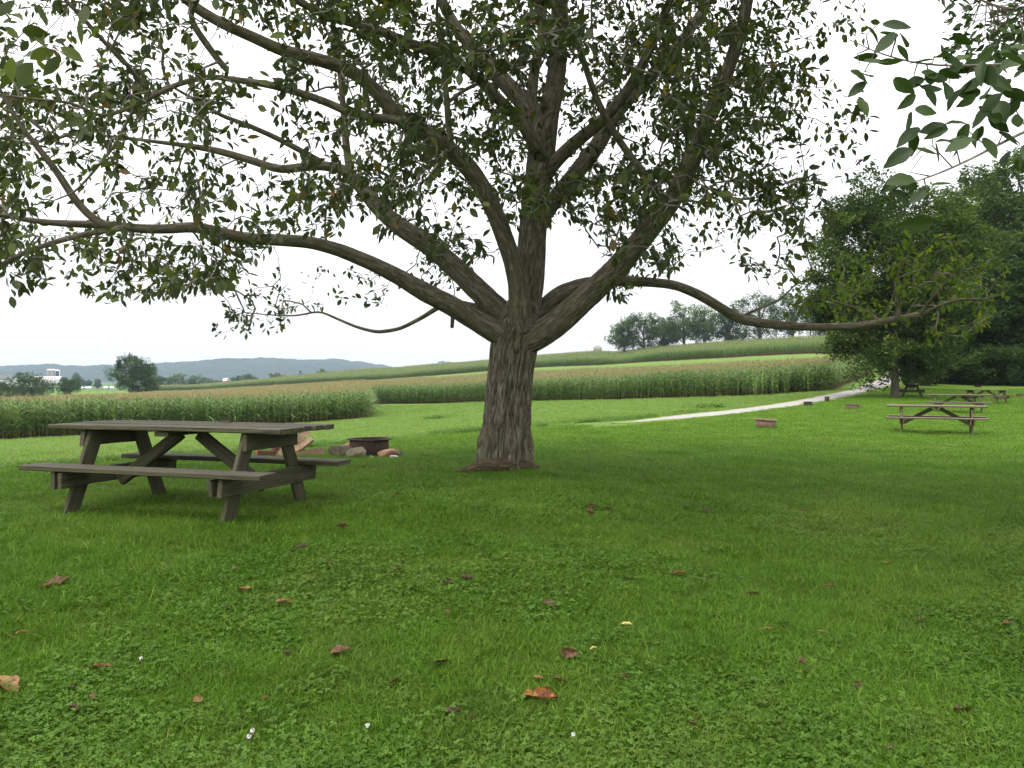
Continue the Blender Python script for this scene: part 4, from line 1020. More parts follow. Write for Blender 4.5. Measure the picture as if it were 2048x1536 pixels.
# the maple beside the road and the trees round it
tree('maple_tree', 'tall dense maple with dark straight trunk beside the gravel road', g(1790, 50), 13.2, 10.4, 'fol_a', 1, 90000, .125, .11, .20, clumps=150, clump_r=.115, depth=8.5)
tree('maple_tree', 'smaller tree with thin dark trunk behind the picnic table at the wood edge', g(1823, 62), 10.5, 8, 'fol_b', 2, 30000, .13, .16, .17, clumps=70)
WG = 'trees of the wood on the right'
W = [(1905,78,16,10,'fol_a','bright green tree rising just right of the roadside maple'),
     (1960,86,20.5,9.5,'fol_c','tall airy pale tree poking above the wood near the right edge'),
     (2010,84,23.5,11.5,'fol_b','tallest dark tree of the wood, at the right edge of the frame'),
     (2075,80,21.5,12,'fol_a','broad green tree of the wood cut by the right edge'),
     (1930,74,9.5,7,'fol_b','low dark tree at the front of the wood beside the pale one'),
     (1990,72,10.5,8,'fol_b','wide dark tree at the front of the wood behind the farthest small table'),
     (2050,70,12,8,'fol_b','dark front tree of the wood at the right border of the lawn'),
     (1880,95,18,10,'fol_b','dark tree filling in behind the roadside maple on its right'),
     (2150,78,18,11,'fol_b','tree of the wood just beyond the right frame edge'),
     (1850,105,13,8,'fol_a','tree behind the maple where the road vanishes')]
for k, (px, Y, H, Wd, mt, lb) in enumerate(W):
    tree('woodland_tree', lb, g(px, Y), H, Wd, mt, 20 + k, 36000, .20, .06 if H < 13 else .12, group=WG, clumps=75, clump_r=.14)
SG = 'shrubs along the edge of the wood'
SH = [(1862,72,2.6,4,'leafy shrub under the thin-trunked tree right of the far table'),(1892,73,3.4,4.5,'light green shrub at the lawn edge behind the second table'),(1925,71,2.6,4,'low dark shrub at the lawn edge right of the light green one'),(1958,70.5,3.6,5,'rounded shrub at the wood edge behind the small fire ring'),(1995,69,3.2,5,'dark shrub at the wood edge above the small far table'),(2035,68,3.6,5,'dark shrub at the wood edge near the right border'),(1842,68,1.8,3,'small bright shrub between the two trunks'),(2080,67,3.5,5,'dark shrub of the wood edge cut off by the right border'),(1760,118,6,9,'green bank of bushes left of where the road vanishes'),(1800,125,7,10,'bushes closing the far end of the road')]
for k, (px, Y, H, Wd, lb) in enumerate(SH):
    tree('shrub', lb, g(px, Y), H, Wd, 'fol_b' if k % 3 else 'fol_a', 50 + k, 7000, .13, .02, .05, SG, 26, .18, cat='shrub')
# trees on the skyline above the upper corn field
SK = 'trees on the skyline above the corn'
K = [(1250,282,10.5,8,'fol_c','thin leaning pale tree at the left end of the skyline row',.5,-.12),
     (1288,280,12,12,'fol_b','dark rounded tree, left part of the skyline row',0,0),
     (1328,284,11,9,'fol_c','pale loose tree between the dark round one and the tall one on the skyline',.35,0),
     (1368,282,14.5,11,'fol_c','tall airy tree in the middle of the skyline row',.35,0),
     (1408,276,12,9,'fol_c','airy tree right of the tallest one on the skyline',.3,0),
     (1458,268,11,9,'fol_b','narrow dark tree left of the big dark one on the skyline',.1,0),
     (1520,262,15.5,14,'fol_b','large dark tree on the skyline above the long limb',0,0),
     (1585,258,14.5,11,'fol_c','open-crowned tree showing its stems, right of the large dark one',.55,0),
     (1640,255,15,12,'fol_b','skyline tree half hidden by the roadside maple',.1,0)]
for k, (px, Y, H, Wd, mt, lb, gp, ln_) in enumerate(K):
    tree('skyline_tree', lb, g(px, Y), H * 1.16, Wd * 1.25, mt, 70 + k, 14000, .26, .03 if gp < .2 else .14, group=SK, clumps=64, clump_r=.15, gap=gp, lean=ln_)
# trees in the valley on the left
def gz(px, py, Y): return at(px, py, Y)
VG = 'trees dotted in the valley on the left'
tree('valley_tree', 'dark round tree standing alone behind the corn left of centre', gz(266, 789, 235), 10.6, 11.4, 'fol_b', 90, 34000, .17, .02, group=VG, clumps=70, clump_r=.15)
tree('valley_tree', 'light green low tree tucked beside the dark round one', gz(300, 789, 236), 5, 5, 'fol_c', 91, 7000, .17, .05, group=VG, clumps=26)
tree('valley_tree', 'wide low bushy tree in front of the barn', gz(56, 801, 260), 8.2, 14, 'fol_b', 92, 22000, .19, .02, group=VG, clumps=70, clump_r=.14)
tree('valley_tree', 'bush at the left border beside the wide bushy tree', gz(-4, 801, 260), 5.6, 8, 'fol_b', 93, 9000, .19, .02, group=VG, clumps=36)
tree('valley_tree', 'small round tree right of the barn', gz(140, 793, 290), 6.6, 8.2, 'fol_b', 94, 11000, .19, .02, group=VG, clumps=40)
tree('conifer_tree', 'ragged broad conifer behind the small round tree', gz(155, 776, 700), 12.5, 13, 'fol_d', 95, 7000, .45, .08, group=VG, clumps=50, shape='cone')
tree('conifer_tree', 'smaller conifer between the silos and the ragged one', gz(133, 776, 700), 9.5, 8, 'fol_d', 96, 4000, .45, .08, group=VG, clumps=30, shape='cone')
tree('conifer_tree', 'tall narrow conifer alone in the middle of the valley', gz(195, 777, 700), 12.5, 7, 'fol_d', 97, 5000, .4, .04, group=VG, clumps=36, shape='cone')
tree('valley_tree', 'faint tree left of the narrow conifer', gz(175, 775, 760), 7.5, 7, 'fol_b', 98, 3000, .5, .05, group=VG, clumps=24)
TL = 'far row of trees behind the corn'
for k, (px, py, Y, H, Wd, mt, lb) in enumerate([(318,777,520,9,10,'fol_b','leftmost tree of the far row'),(335,776,540,9.5,12,'fol_b','second tree of the far row from the left'),(356,776,560,11.5,16,'fol_c','widest pale tree of the far row'),(378,776,560,9.5,11,'fol_b','dark tree in the middle of the far row'),(398,775,570,9,14,'fol_c','pale tree right of the middle of the far row'),(425,770,600,5,13,'fol_b','low tree at the right end of the far row'),
     (495,762,620,5.6,14,'fol_b','low dark treetop showing over the corn ridge, leftmost'),(552,757,640,6,13,'fol_c','pale rounded treetop showing over the corn ridge'),(601,754,660,6.2,6,'fol_d','pointed dark treetop showing over the corn ridge'),(645,751,660,6,10,'fol_c','green rounded treetop right of the pointed one'),(668,749,680,4.2,4,'fol_d','tiny pointed treetop at the right end of the ridge'),(472,766,610,5,9,'fol_b','lowest small treetop left of the dark one on the corn ridge')]):
    b = gz(px, py + 3, Y); tree('far_tree', lb, b, H, Wd, mt, 110 + k, 3600, .36, .02, group=TL, clumps=28, clump_r=.16, shape='dome' if mt != 'fol_d' else 'cone')

# ------------------------------------------------------------------ farm buildings in the valley
def boxm(name, x0, x1, y0, y1, z0, z1, mat):
    V = [(x, y, z) for z in (z0, z1) for y in (y0, y1) for x in (x0, x1)]
    return mesh(name, V, [(0, 2, 3, 1), (4, 5, 7, 6), (0, 1, 5, 4), (2, 6, 7, 3), (0, 4, 6, 2), (1, 3, 7, 5)], mat)
def gable(name, x0, x1, y0, y1, z0, z1, mat, over=.5, axis='x'):
    th = .35; ym = (y0 + y1) / 2; y0 -= over; y1 += over; x0 -= over; x1 += over
    V = []
    for x in (x0, x1): V += [(x, y0, z0), (x, ym, z1), (x, y1, z0), (x, y1, z0 - th), (x, ym, z1 - th), (x, y0, z0 - th)]
    return mesh(name, V, [(0, 1, 7, 6), (1, 2, 8, 7), (5, 11, 10, 4), (4, 10, 9, 3), (0, 6, 11, 5), (2, 3, 9, 8), (0, 5, 4, 1), (1, 4, 3, 2), (6, 7, 10, 11), (7, 8, 9, 10)], mat)
def house(name, label, base, L, D, Hh, roofh, wall, roof, rz=0, wins=4, cat='building', win=(1.0, 1.2), door=True):
    T = empty(name, base, rz); tag(T, label, cat)
    obj('wall', boxm('wall', -L / 2, L / 2, -D / 2, D / 2, -4, Hh, MAT[wall]), T)
    me = mesh('gable', [(-L / 2 + .002, -D / 2, Hh), (-L / 2 + .002, D / 2, Hh), (-L / 2 + .002, 0, Hh + roofh - .3), (L / 2 - .002, -D / 2, Hh), (L / 2 - .002, D / 2, Hh), (L / 2 - .002, 0, Hh + roofh - .3)], [(0, 2, 1), (3, 4, 5), (0, 3, 5, 2), (1, 2, 5, 4)], MAT[wall]); obj('gable', me, T)
    obj('roof', gable('roof', -L / 2, L / 2, -D / 2, D / 2, Hh + .1, Hh + roofh, MAT[roof]), T)
    fm = boxm('window', -win[0] / 2, win[0] / 2, -.06, .06, -win[1] / 2, win[1] / 2, MAT['white']); pm = boxm('pane', -win[0] / 2 + .12, win[0] / 2 - .12, -.075, -.062, -win[1] / 2 + .12, win[1] / 2 - .12, MAT['glass'])
    for k in range(wins):
        w_ = obj('window', fm, T, (-L / 2 + (k + .5) * L / wins, -D / 2 - .03, Hh * .55)); obj('pane', pm, w_)
    if door: obj('door', boxm('door', -.9, .9, -D / 2 - .09, -D / 2 - .01, 0, 2.2, MAT['darkroof']), T)
    return T
bx = gz(98, 772, 900)
house('barn', 'long white dairy barn with wide pale metal roof below the silos', gz(96, 772, 900), 28, 16, 2.2, 8.4, 'white', 'greyroof', 0.05, 7, 'barn', (1.6, 1.2))
def silo(label, px, topy, Y, dia, mat, group, cap='white', base_py=775, py_dome=False):
    b = gz(px, base_py, Y); H = (base_py - topy) / F * Y; T = empty('silo', b); tag(T, label, 'silo', group); dr_ = .5 if py_dome else .3
    a = np.linspace(0, 2 * math.pi, 24, endpoint=False); V = []; 
    for z in np.linspace(-4, H - dia * dr_, 16):
        for k, rr_ in ((0, dia / 2), (.06, dia / 2 + .06), (.12, dia / 2)):
            V += [(rr_ * math.cos(t), rr_ * math.sin(t), z + k) for t in a]
    n = len(V) // 24; idx = np.arange(n * 24).reshape(n, 24); j = np.roll(idx, -1, 1); Fc = np.stack([idx[:-1], j[:-1], j[1:], idx[1:]], -1).reshape(-1, 4)
    obj('shell', mesh('shell', V, Fc, MAT[mat], True), T)
    V = []; 
    for ph in np.linspace(0, math.pi / 2 - .03, 7): V += [((dia / 2 + .15) * math.cos(ph) * math.cos(t), (dia / 2 + .15) * math.cos(ph) * math.sin(t), H - dia * dr_ + dia * dr_ * math.sin(ph)) for t in a]
    idx = np.arange(7 * 24).reshape(7, 24); j = np.roll(idx, -1, 1); Fc = [tuple(f) for f in np.stack([idx[:-1], j[:-1], j[1:], idx[1:]], -1).reshape(-1, 4)] + [tuple(idx[-1])]
    obj('dome', mesh('dome', V, Fc, MAT[cap], True), T)
    obj('ladder_chute', boxm('ladder_chute', dia / 2, dia / 2 + .5, -.4, .4, -4, H - dia * .3, MAT['white']), T); return T
silo('grey concrete silo with white dome, left of three', 98, 738, 960, 4.6, 'concrete', 'silos at the dairy barn')
silo('grey concrete silo with white dome, middle of three', 106.5, 738, 960, 4.3, 'concrete', 'silos at the dairy barn')
silo('dark blue silo with white dome, right of three', 115, 739.5, 960, 4.3, 'bluesteel', 'silos at the dairy barn')
silo('grey silo dome peeping over the corn ridge right of the trunk', 1195, 690, 430, 4.3, 'concrete', None, 'concrete', 720, True)
house('farmhouse', 'white farmhouse with dark roof at the left border', gz(8, 768, 800), 22, 9, 4.2, 4.3, 'white', 'darkroof', .1, 6, 'house')
house('farmhouse', 'small reddish house with pale roof behind the corn', gz(376, 783, 480), 5.2, 4, 1.3, 1.6, 'redwall', 'white', .3, 2, 'house', (.6, .6))
house('farmhouse', 'tiny pink walled house with steep pale roof below the blue hill', gz(452, 768, 900), 4.6, 4, 3.8, 2.6, 'redwall', 'white', -.4, 2, 'house', (.6, .8))
house('shed', 'low white shed right of the small round valley tree', gz(171, 778, 640), 8, 4, 1.0, .8, 'white', 'white', 0, 3, 'shed', (.6, .5))
house('shed', 'low white shed beside the dark round tree', gz(220, 777.5, 660), 7.5, 4, 1.1, .8, 'white', 'white', 0, 3, 'shed', (.6, .5))

# ------------------------------------------------------------------ picnic tables
def plank_mesh(L, w, t, mat, seed, rag=.004, nx=22, chip=0.0):
    """a board along x with slightly worn, uneven edges"""
    r = np.random.default_rng(seed); xs = np.linspace(-L / 2, L / 2, nx + 1); b = min(.006, t * .2)
    prof = [(-w / 2 + b, -t / 2), (w / 2 - b, -t / 2), (w / 2, -t / 2 + b), (w / 2, t / 2 - b), (w / 2 - b, t / 2), (-w / 2 + b, t / 2), (-w / 2, t / 2 - b), (-w / 2, -t / 2 + b)]
    V = []; cup = r.uniform(-.003, .004); bow = r.uniform(-.006, .006) * L / 2.4; sl = r.uniform(-.012, .012)
    for i, x in enumerate(xs):
        for (y, z) in prof:
            e = rag * float(noise(np.array([x * 5 + seed, y * 30, z * 30]), seed)); c = 0
            if i in (0, nx): xx = x + sl * y / w * 2 * (w / .14) + (.012 * r.uniform(-1, 0) if chip else 0) * (1 if i else -1)
            else: xx = x
            V.append((xx, y + np.sign(y) * e, z + e * .4 + cup * (1 - (2 * y / w) ** 2) + bow * (1 - (2 * x / L) ** 2)))
    n = len(prof); F_ = []
    for i in range(nx):
        for k in range(n): F_.append((i * n + k, i * n + (k + 1) % n, (i + 1) * n + (k + 1) % n, (i + 1) * n + k))
    F_.append(tuple(range(n))[::-1]); F_.append(tuple(nx * n + k for k in range(n)))
    F_ = [f[::-1] for f in F_]
    return mesh('plank', V, F_, MAT[mat])

def board(T, name, a, b, w, t, mat, seed, roll=0, hint=(0, 0, 1)):
    """a board from a to b; its width lies along 'hint'"""
    a, b = Vector(a), Vector(b); x = (b - a).normalized(); h = Vector(hint); y = (h - x * h.dot(x)).normalized(); z = x.cross(y)
    m = Matrix((x, y, z)).transposed().to_4x4(); m.translation = (a + b) / 2
    o = obj(name, plank_mesh((b - a).length, w, t, mat, seed, nx=10), T); o.matrix_local = m; return o

def picnic_table(name, label, loc, rz, mat, seed, H=.76, L=2.44, fine=True, so=.6, lx=.84, ls=.58, hs=.45):
    T = empty(name, loc, rz); tag(T, label, 'picnic table', 'picnic tables on the lawn'); r = random.Random(seed); t = .040
    for k in range(5):
        y = -.314 + k * .157; pl = plank_mesh(L + r.uniform(-.03, .02), .146, t, mat, seed * 50 + k, .004 if fine else .002, chip=1)
        obj('tabletop_plank', pl, T, (r.uniform(-.012, .012), y, H - t / 2 + r.uniform(-.004, .003)), (0, 0, r.uniform(-.002, .002)))
    for s in (-1, 1):
        pl = plank_mesh(L, .245, t, mat, seed * 50 + 10 + s, .005 if fine else .002, chip=1)
        obj('seat_plank', pl, T, (r.uniform(-.012, .012), s * so, hs - t / 2), (0, 0, r.uniform(-.004, .004)))
    zt, zs = H - t - .003, hs - t - .003
    for sx in (-1, 1):
        x = sx * lx
        for s in (-1, 1): board(T, 'leg', (x, s * .24, zt - .004), (x, s * ls, -.05), .142, t, mat, seed * 50 + 20 + sx * 2 + s, hint=(0, 1, 0))
        board(T, 'top_cleat', (x + sx * .0425, -.36, zt - .072), (x + sx * .0425, .36, zt - .072), .14, t, mat, seed * 50 + 30 + sx)
        board(T, 'seat_support', (x + sx * .0425, -so - .1, zs - .072), (x + sx * .0425, so + .1, zs - .072), .14, t, mat, seed * 50 + 33 + sx)
        for s in (-1, 1): board(T, 'support_block', (x - sx * .0425, s * (so + .11), zs - .072), (x - sx * .0425, s * (so - .17), zs - .072), .13, t, mat, seed * 50 + 40 + sx * 2 + s)
        board(T, 'brace', (x - sx * .03, 0, zs - .14), (sx * .10, 0, zt - .04), .10, t + .02, mat, seed * 50 + 36 + sx)
    board(T, 'middle_cleat', (0, -.35, zt - .022), (0, .35, zt - .022), .14, t, mat, seed * 50 + 39, hint=(1, 0, 0))
    return T
def gw(x, y): return (x, y, float(zf(x, y)))
picnic_table('picnic_table', 'weathered grey picnic table in the left foreground, nearest of the five', (-2.79, 7.18, .345), math.radians(-18.6), 'wood', 3, L=2.38, so=.56, lx=.78, ls=.555, hs=.43)
picnic_table('picnic_table', 'brown picnic table nearest on the right side of the lawn', g(1872, 22.6), math.radians(-26), 'wood_b', 4, fine=False)
picnic_table('picnic_table', 'picnic table just behind the nearest one on the right', g(1917, 34.5), math.radians(-28), 'wood_b', 5, fine=False)
picnic_table('picnic_table', 'small distant picnic table at far right near the lawn crest', g(1971, 45.5), math.radians(-57), 'wood_b', 6, fine=False)
picnic_table('picnic_table', 'dark picnic table end-on under the trees beside the maple trunk', g(1824, 51.5), math.radians(64), 'wood', 7, fine=False)

# ------------------------------------------------------------------ fire rings, stones, firewood
def ring(label, loc, dia, h, mat, rim=True, tilt=(0, 0), rimmat=None):
    T = empty('fire_ring', loc, 0, (tilt[0], tilt[1], 0)); tag(T, label, 'fire ring', 'steel fire rings on the lawn')
    a = np.linspace(0, 2 * math.pi, 48, endpoint=False); R = dia / 2; th = .006
    prof = [(R - th, -.04), (R, -.04), (R * 1.01, h * .5), (R, h), (R - th, h), (R * 1.01 - th, h * .5)]
    def lathe(prof, nm, m):
        V = [((p * (1 + .006 * math.sin(3 * t + 1))) * math.cos(t), p * math.sin(t), z + .004 * math.sin(2 * t)) for p, z in prof for t in a]; n = len(prof)
        idx = np.arange(n * 48).reshape(n, 48); j = np.roll(idx, -1, 1); i2 = np.roll(idx, -1, 0); j2 = np.roll(j, -1, 0)
        return mesh(nm, V, np.stack([idx, j, j2, i2], -1).reshape(-1, 4), MAT[m], False)
    obj('wall', lathe(prof, 'wall', mat), T)
    rw = .035
    obj('rim', lathe([(R - .002, h - .012), (R + rw, h - .012), (R + rw, h + .003), (R - .004, h + .003)], 'rim', rimmat or mat), T)
    V = [(R * .97 * math.cos(t) * k, R * .97 * math.sin(t) * k, .02 + .03 * (1 - k) + .015 * float(noise(np.array([k * 9, t * 3, 0]), 3))) for k in (.02, .35, .7, 1) for t in a]
    idx = np.arange(4 * 48).reshape(4, 48); j = np.roll(idx, -1, 1); obj('ash_bed', mesh('ash_bed', V, np.stack([idx[:-1], j[:-1], j[1:], idx[1:]], -1).reshape(-1, 4), MAT['rust_dark']), T)
    return T
RC = g(738, 12.2)
ring('rusty steel fire ring with dark rim and stones against it, beside the tree', RC, .57, .27, 'rust', tilt=(0, 0), rimmat='rust_dark')
ring('tan steel fire ring nearest the gravel road end, in open lawn', g(1531, 24.2), .58, .25, 'rust_tan', tilt=(.04, .03))
ring('low dark fire ring between road and nearest right table', g(1705, 36.0), .56, .20, 'rust_tan', tilt=(.03, 0), rimmat='rust_dark')
ring('reddish fire ring at the near edge of the road', g(1616, 41.0), .40, .20, 'rust')
ring('little tall reddish ring on the road verge, farthest left of the small ones', g(1654, 45.5), .24, .26, 'rust')
ring('fire ring on the lawn cut by the right border', g(2044, 52), .62, .18, 'rust_tan')
ring('tiny fire ring on the lawn crest before the wood', g(1956, 66), .5, .14, 'rust')

def rock(name, label, c, dims, mat, seed, rz=0, flat=.3, cat='stone', group='stones round the fire ring', rot=None):
    r = np.random.default_rng(seed); n1, n2 = 20, 14; V = []
    for i in range(n2 + 1):
        ph = math.pi * i / n2
        for k in range(n1): th = 2 * math.pi * k / n1; V.append((math.sin(ph) * math.cos(th), math.sin(ph) * math.sin(th), math.cos(ph)))
    V = np.array(V); 
    for k in range(10):           # planar cuts give it facets
        d_ = r.normal(0, 1, 3); d_ /= np.linalg.norm(d_); c_ = r.uniform(.42, .78); s = V @ d_; V = V - np.clip(s - c_, 0, 9)[:, None] * d_
    V *= (1 + .07 * fbm(V * 2.5 + seed, seed, 3))[:, None]; V *= np.array(dims) / 2
    idx = np.arange((n2 + 1) * n1).reshape(n2 + 1, n1); j = np.roll(idx, -1, 1)
    me = mesh(name, V, np.stack([idx[:-1], idx[1:], j[1:], j[:-1]], -1).reshape(-1, 4), MAT[mat], False)
    o = obj(name, me, None, c, rot or (0, 0, rz)); tag(o, label, cat, group); return o
def rk(px, Y, dims, mat, seed, label, rz=0, sink=.2, lift=0):
    dims = tuple(v * 1.3 for v in dims); p = g(px, Y); rock('stone', label, (p[0], p[1], p[2] + dims[2] * (.5 - sink) + lift), dims, mat, seed, rz)
rk(683, 12.05, (.34, .24, .22), 'stone', 1, 'dark sloping stone leaning left of the fire ring', .3)
rk(717, 11.75, (.28, .2, .21), 'stone_g', 2, 'mossy upright block of stone in front of the fire ring', 0)
rk(744, 11.72, (.07, .06, .07), 'stone_w', 3, 'small white pebble stone between the two big stones', .5)
rk(770, 11.80, (.30, .2, .17), 'stone_r', 4, 'reddish slab of stone right front of the fire ring', .1)
rk(786, 11.6, (.16, .12, .07), 'stone_w', 5, 'flat pale stone at the foot of the reddish slab', .8)
rk(797, 11.95, (.10, .12, .15), 'stone', 6, 'small dark stone at the right end of the fire ring', 0)
rk(700, 12.5, (.2, .2, .2), 'stone_r', 8, 'stone half hidden behind the left side of the fire ring', 1)

def stick(label, pts, w0, group='dry sticks by the fire ring'):
    P = np.array(pts); P, R = resample(P, np.linspace(w0, w0 * .4, len(P)), .04); tag(obj('stick', tube_mesh('stick', P, R, 6, MAT['bark2'])), label, 'stick', group)
def gp(px, Y, dz): p = g(px, Y); return (p[0], p[1], p[2] + dz)
stick('thin dark stick leaning off the right end stone of the fire ring', [gp(797, 11.9, .18), gp(803, 11.8, .10), gp(812, 11.6, .05), gp(820, 11.5, .03)], .007)
stick('thin stick lying in the grass right of the fire ring', [gp(840, 11.6, .05), gp(858, 11.65, .06), (g(880, 11.7)[0], 11.7, g(880, 11.7)[2] + .05)], .005)

def log(label, px, Y, dz, L, r0, rot, mat, seed):
    """a split log: a wedge with two sawn-wood faces and a bark back"""
    r = np.random.default_rng(seed); n = 8; xs = np.linspace(-L / 2, L / 2, 7); V = []; 
    arc = np.linspace(-.75, .75, 6)
    for x in xs:
        V.append((x, -r0 * .9 + r.normal(0, .004), 0 + r.normal(0, .004)))
        for a in arc: q = r0 * (1 + .04 * r.normal()); V.append((x, -r0 * .9 + 1.5 * q * math.cos(a), 1.5 * q * math.sin(a)))
    n = 7; F_ = []; mi = []
    for i in range(len(xs) - 1):
        for k in range(n): F_.append((i * n + k, i * n + (k + 1) % n, (i + 1) * n + (k + 1) % n, (i + 1) * n + k)); mi.append(0 if k in (0, n - 1) else 1)
    F_.append(tuple(range(n))); mi.append(0); F_.append(tuple((len(xs) - 1) * n + k for k in range(n))); mi.append(0)
    me = mesh('firewood_log', V, F_, [MAT[mat], MAT['logbark']], False, None, mi); p = g(px, Y)
    tag(obj('firewood_log', me, None, (p[0], p[1], p[2] + dz), rot), label, 'log', 'split firewood heaped behind the table')
for a in [('pale split log tipped up at the top of the firewood heap', 600, 12.3, .27, .36, .075, (.5, -.7, .9), 'logwood', 1),
          ('long pale split log lying at the right end of the heap', 620, 12.1, .07, .40, .075, (1.2, -.12, .25), 'logwood', 2),
          ('thin pale split log leaning below the tipped-up one', 607, 12.15, .17, .32, .05, (.2, -.6, .5), 'logwood', 3),
          ('dark backed split log just right of the table leg', 595, 12.35, .11, .30, .07, (2.4, .2, 1.2), 'logred', 4),
          ('reddish split log left of the table leg', 553, 12.25, .13, .3, .07, (1.0, -.4, 1.3), 'logred', 5),
          ('orange-brown split log at the left end of the heap', 535, 12.1, .07, .30, .07, (1.4, .1, .4), 'logred', 6),
          ('small split log end showing pale between the reddish ones', 560, 12.05, .08, .28, .06, (.4, -.3, 1.6), 'logwood', 7),
          ('low brown log buried in the grass at the far left of the heap', 522, 12.0, .03, .22, .05, (2.0, 0, .2), 'logred', 8),
          ('bottom log hidden beneath the middle of the heap', 580, 12.3, .05, .4, .07, (1.8, 0, .3), 'logred', 9)]: log(*a)

# ------------------------------------------------------------------ fallen leaves and clover flowers
def dry_leaf_mesh(seed, mat):
    r = np.random.default_rng(seed); nx, ny = 9, 4; V = []; curl = r.uniform(1.0, 3.2); bend = r.uniform(-1.2, 1.6); tw = r.uniform(-.8, .8)
    xs = np.linspace(0, 1, nx)
    for x in xs:
        w = .30 * math.sin(math.pi * min(max(x, .02), .985) ** .8) ** .75 * (1 + .12 * r.normal())
        for k in range(-ny, ny + 1):
            u = k / ny; y = u * w; a = u * curl * .5
            yy = w * math.sin(a) / max(curl * .5, .1); zz = w * (1 - math.cos(a)) / max(curl * .5, .1) * 1.0 + .03 * r.normal() * abs(u)
            zz += bend * .18 * (x - .5) ** 2 + tw * .25 * (x - .5) * yy * 2; V.append((x - .5, yy, zz))
    m_ = 2 * ny + 1; idx = np.arange(nx * m_).reshape(nx, m_)
    F_ = [tuple(f) for f in np.stack([idx[:-1, :-1], idx[1:, :-1], idx[1:, 1:], idx[:-1, 1:]], -1).reshape(-1, 4)]
    i0 = len(V); V += [(-.5, -.012, 0), (-.5, .012, 0), (-.78, .008, .03), (-.78, -.008, .03)]; F_.append((i0, i0 + 1, i0 + 2, i0 + 3))
    return mesh('fallen_leaf', V, F_, MAT[mat], True)
DL = {k: [dry_leaf_mesh(400 + i * 7 + j, k) for j in range(4)] for i, k in enumerate(['dl_dark', 'dl_brown', 'dl_orange', 'dl_tan', 'dl_yellow'])}
def ground_hit(px, py):
    Ys = np.linspace(2.2, 30, 2400); X = (px - HX) / F * Ys; z = CZ - (py - HY) / F * Ys; k = np.argmax(z < zf(X, Ys)); return X[k], Ys[k], float(zf(X[k], Ys[k]))
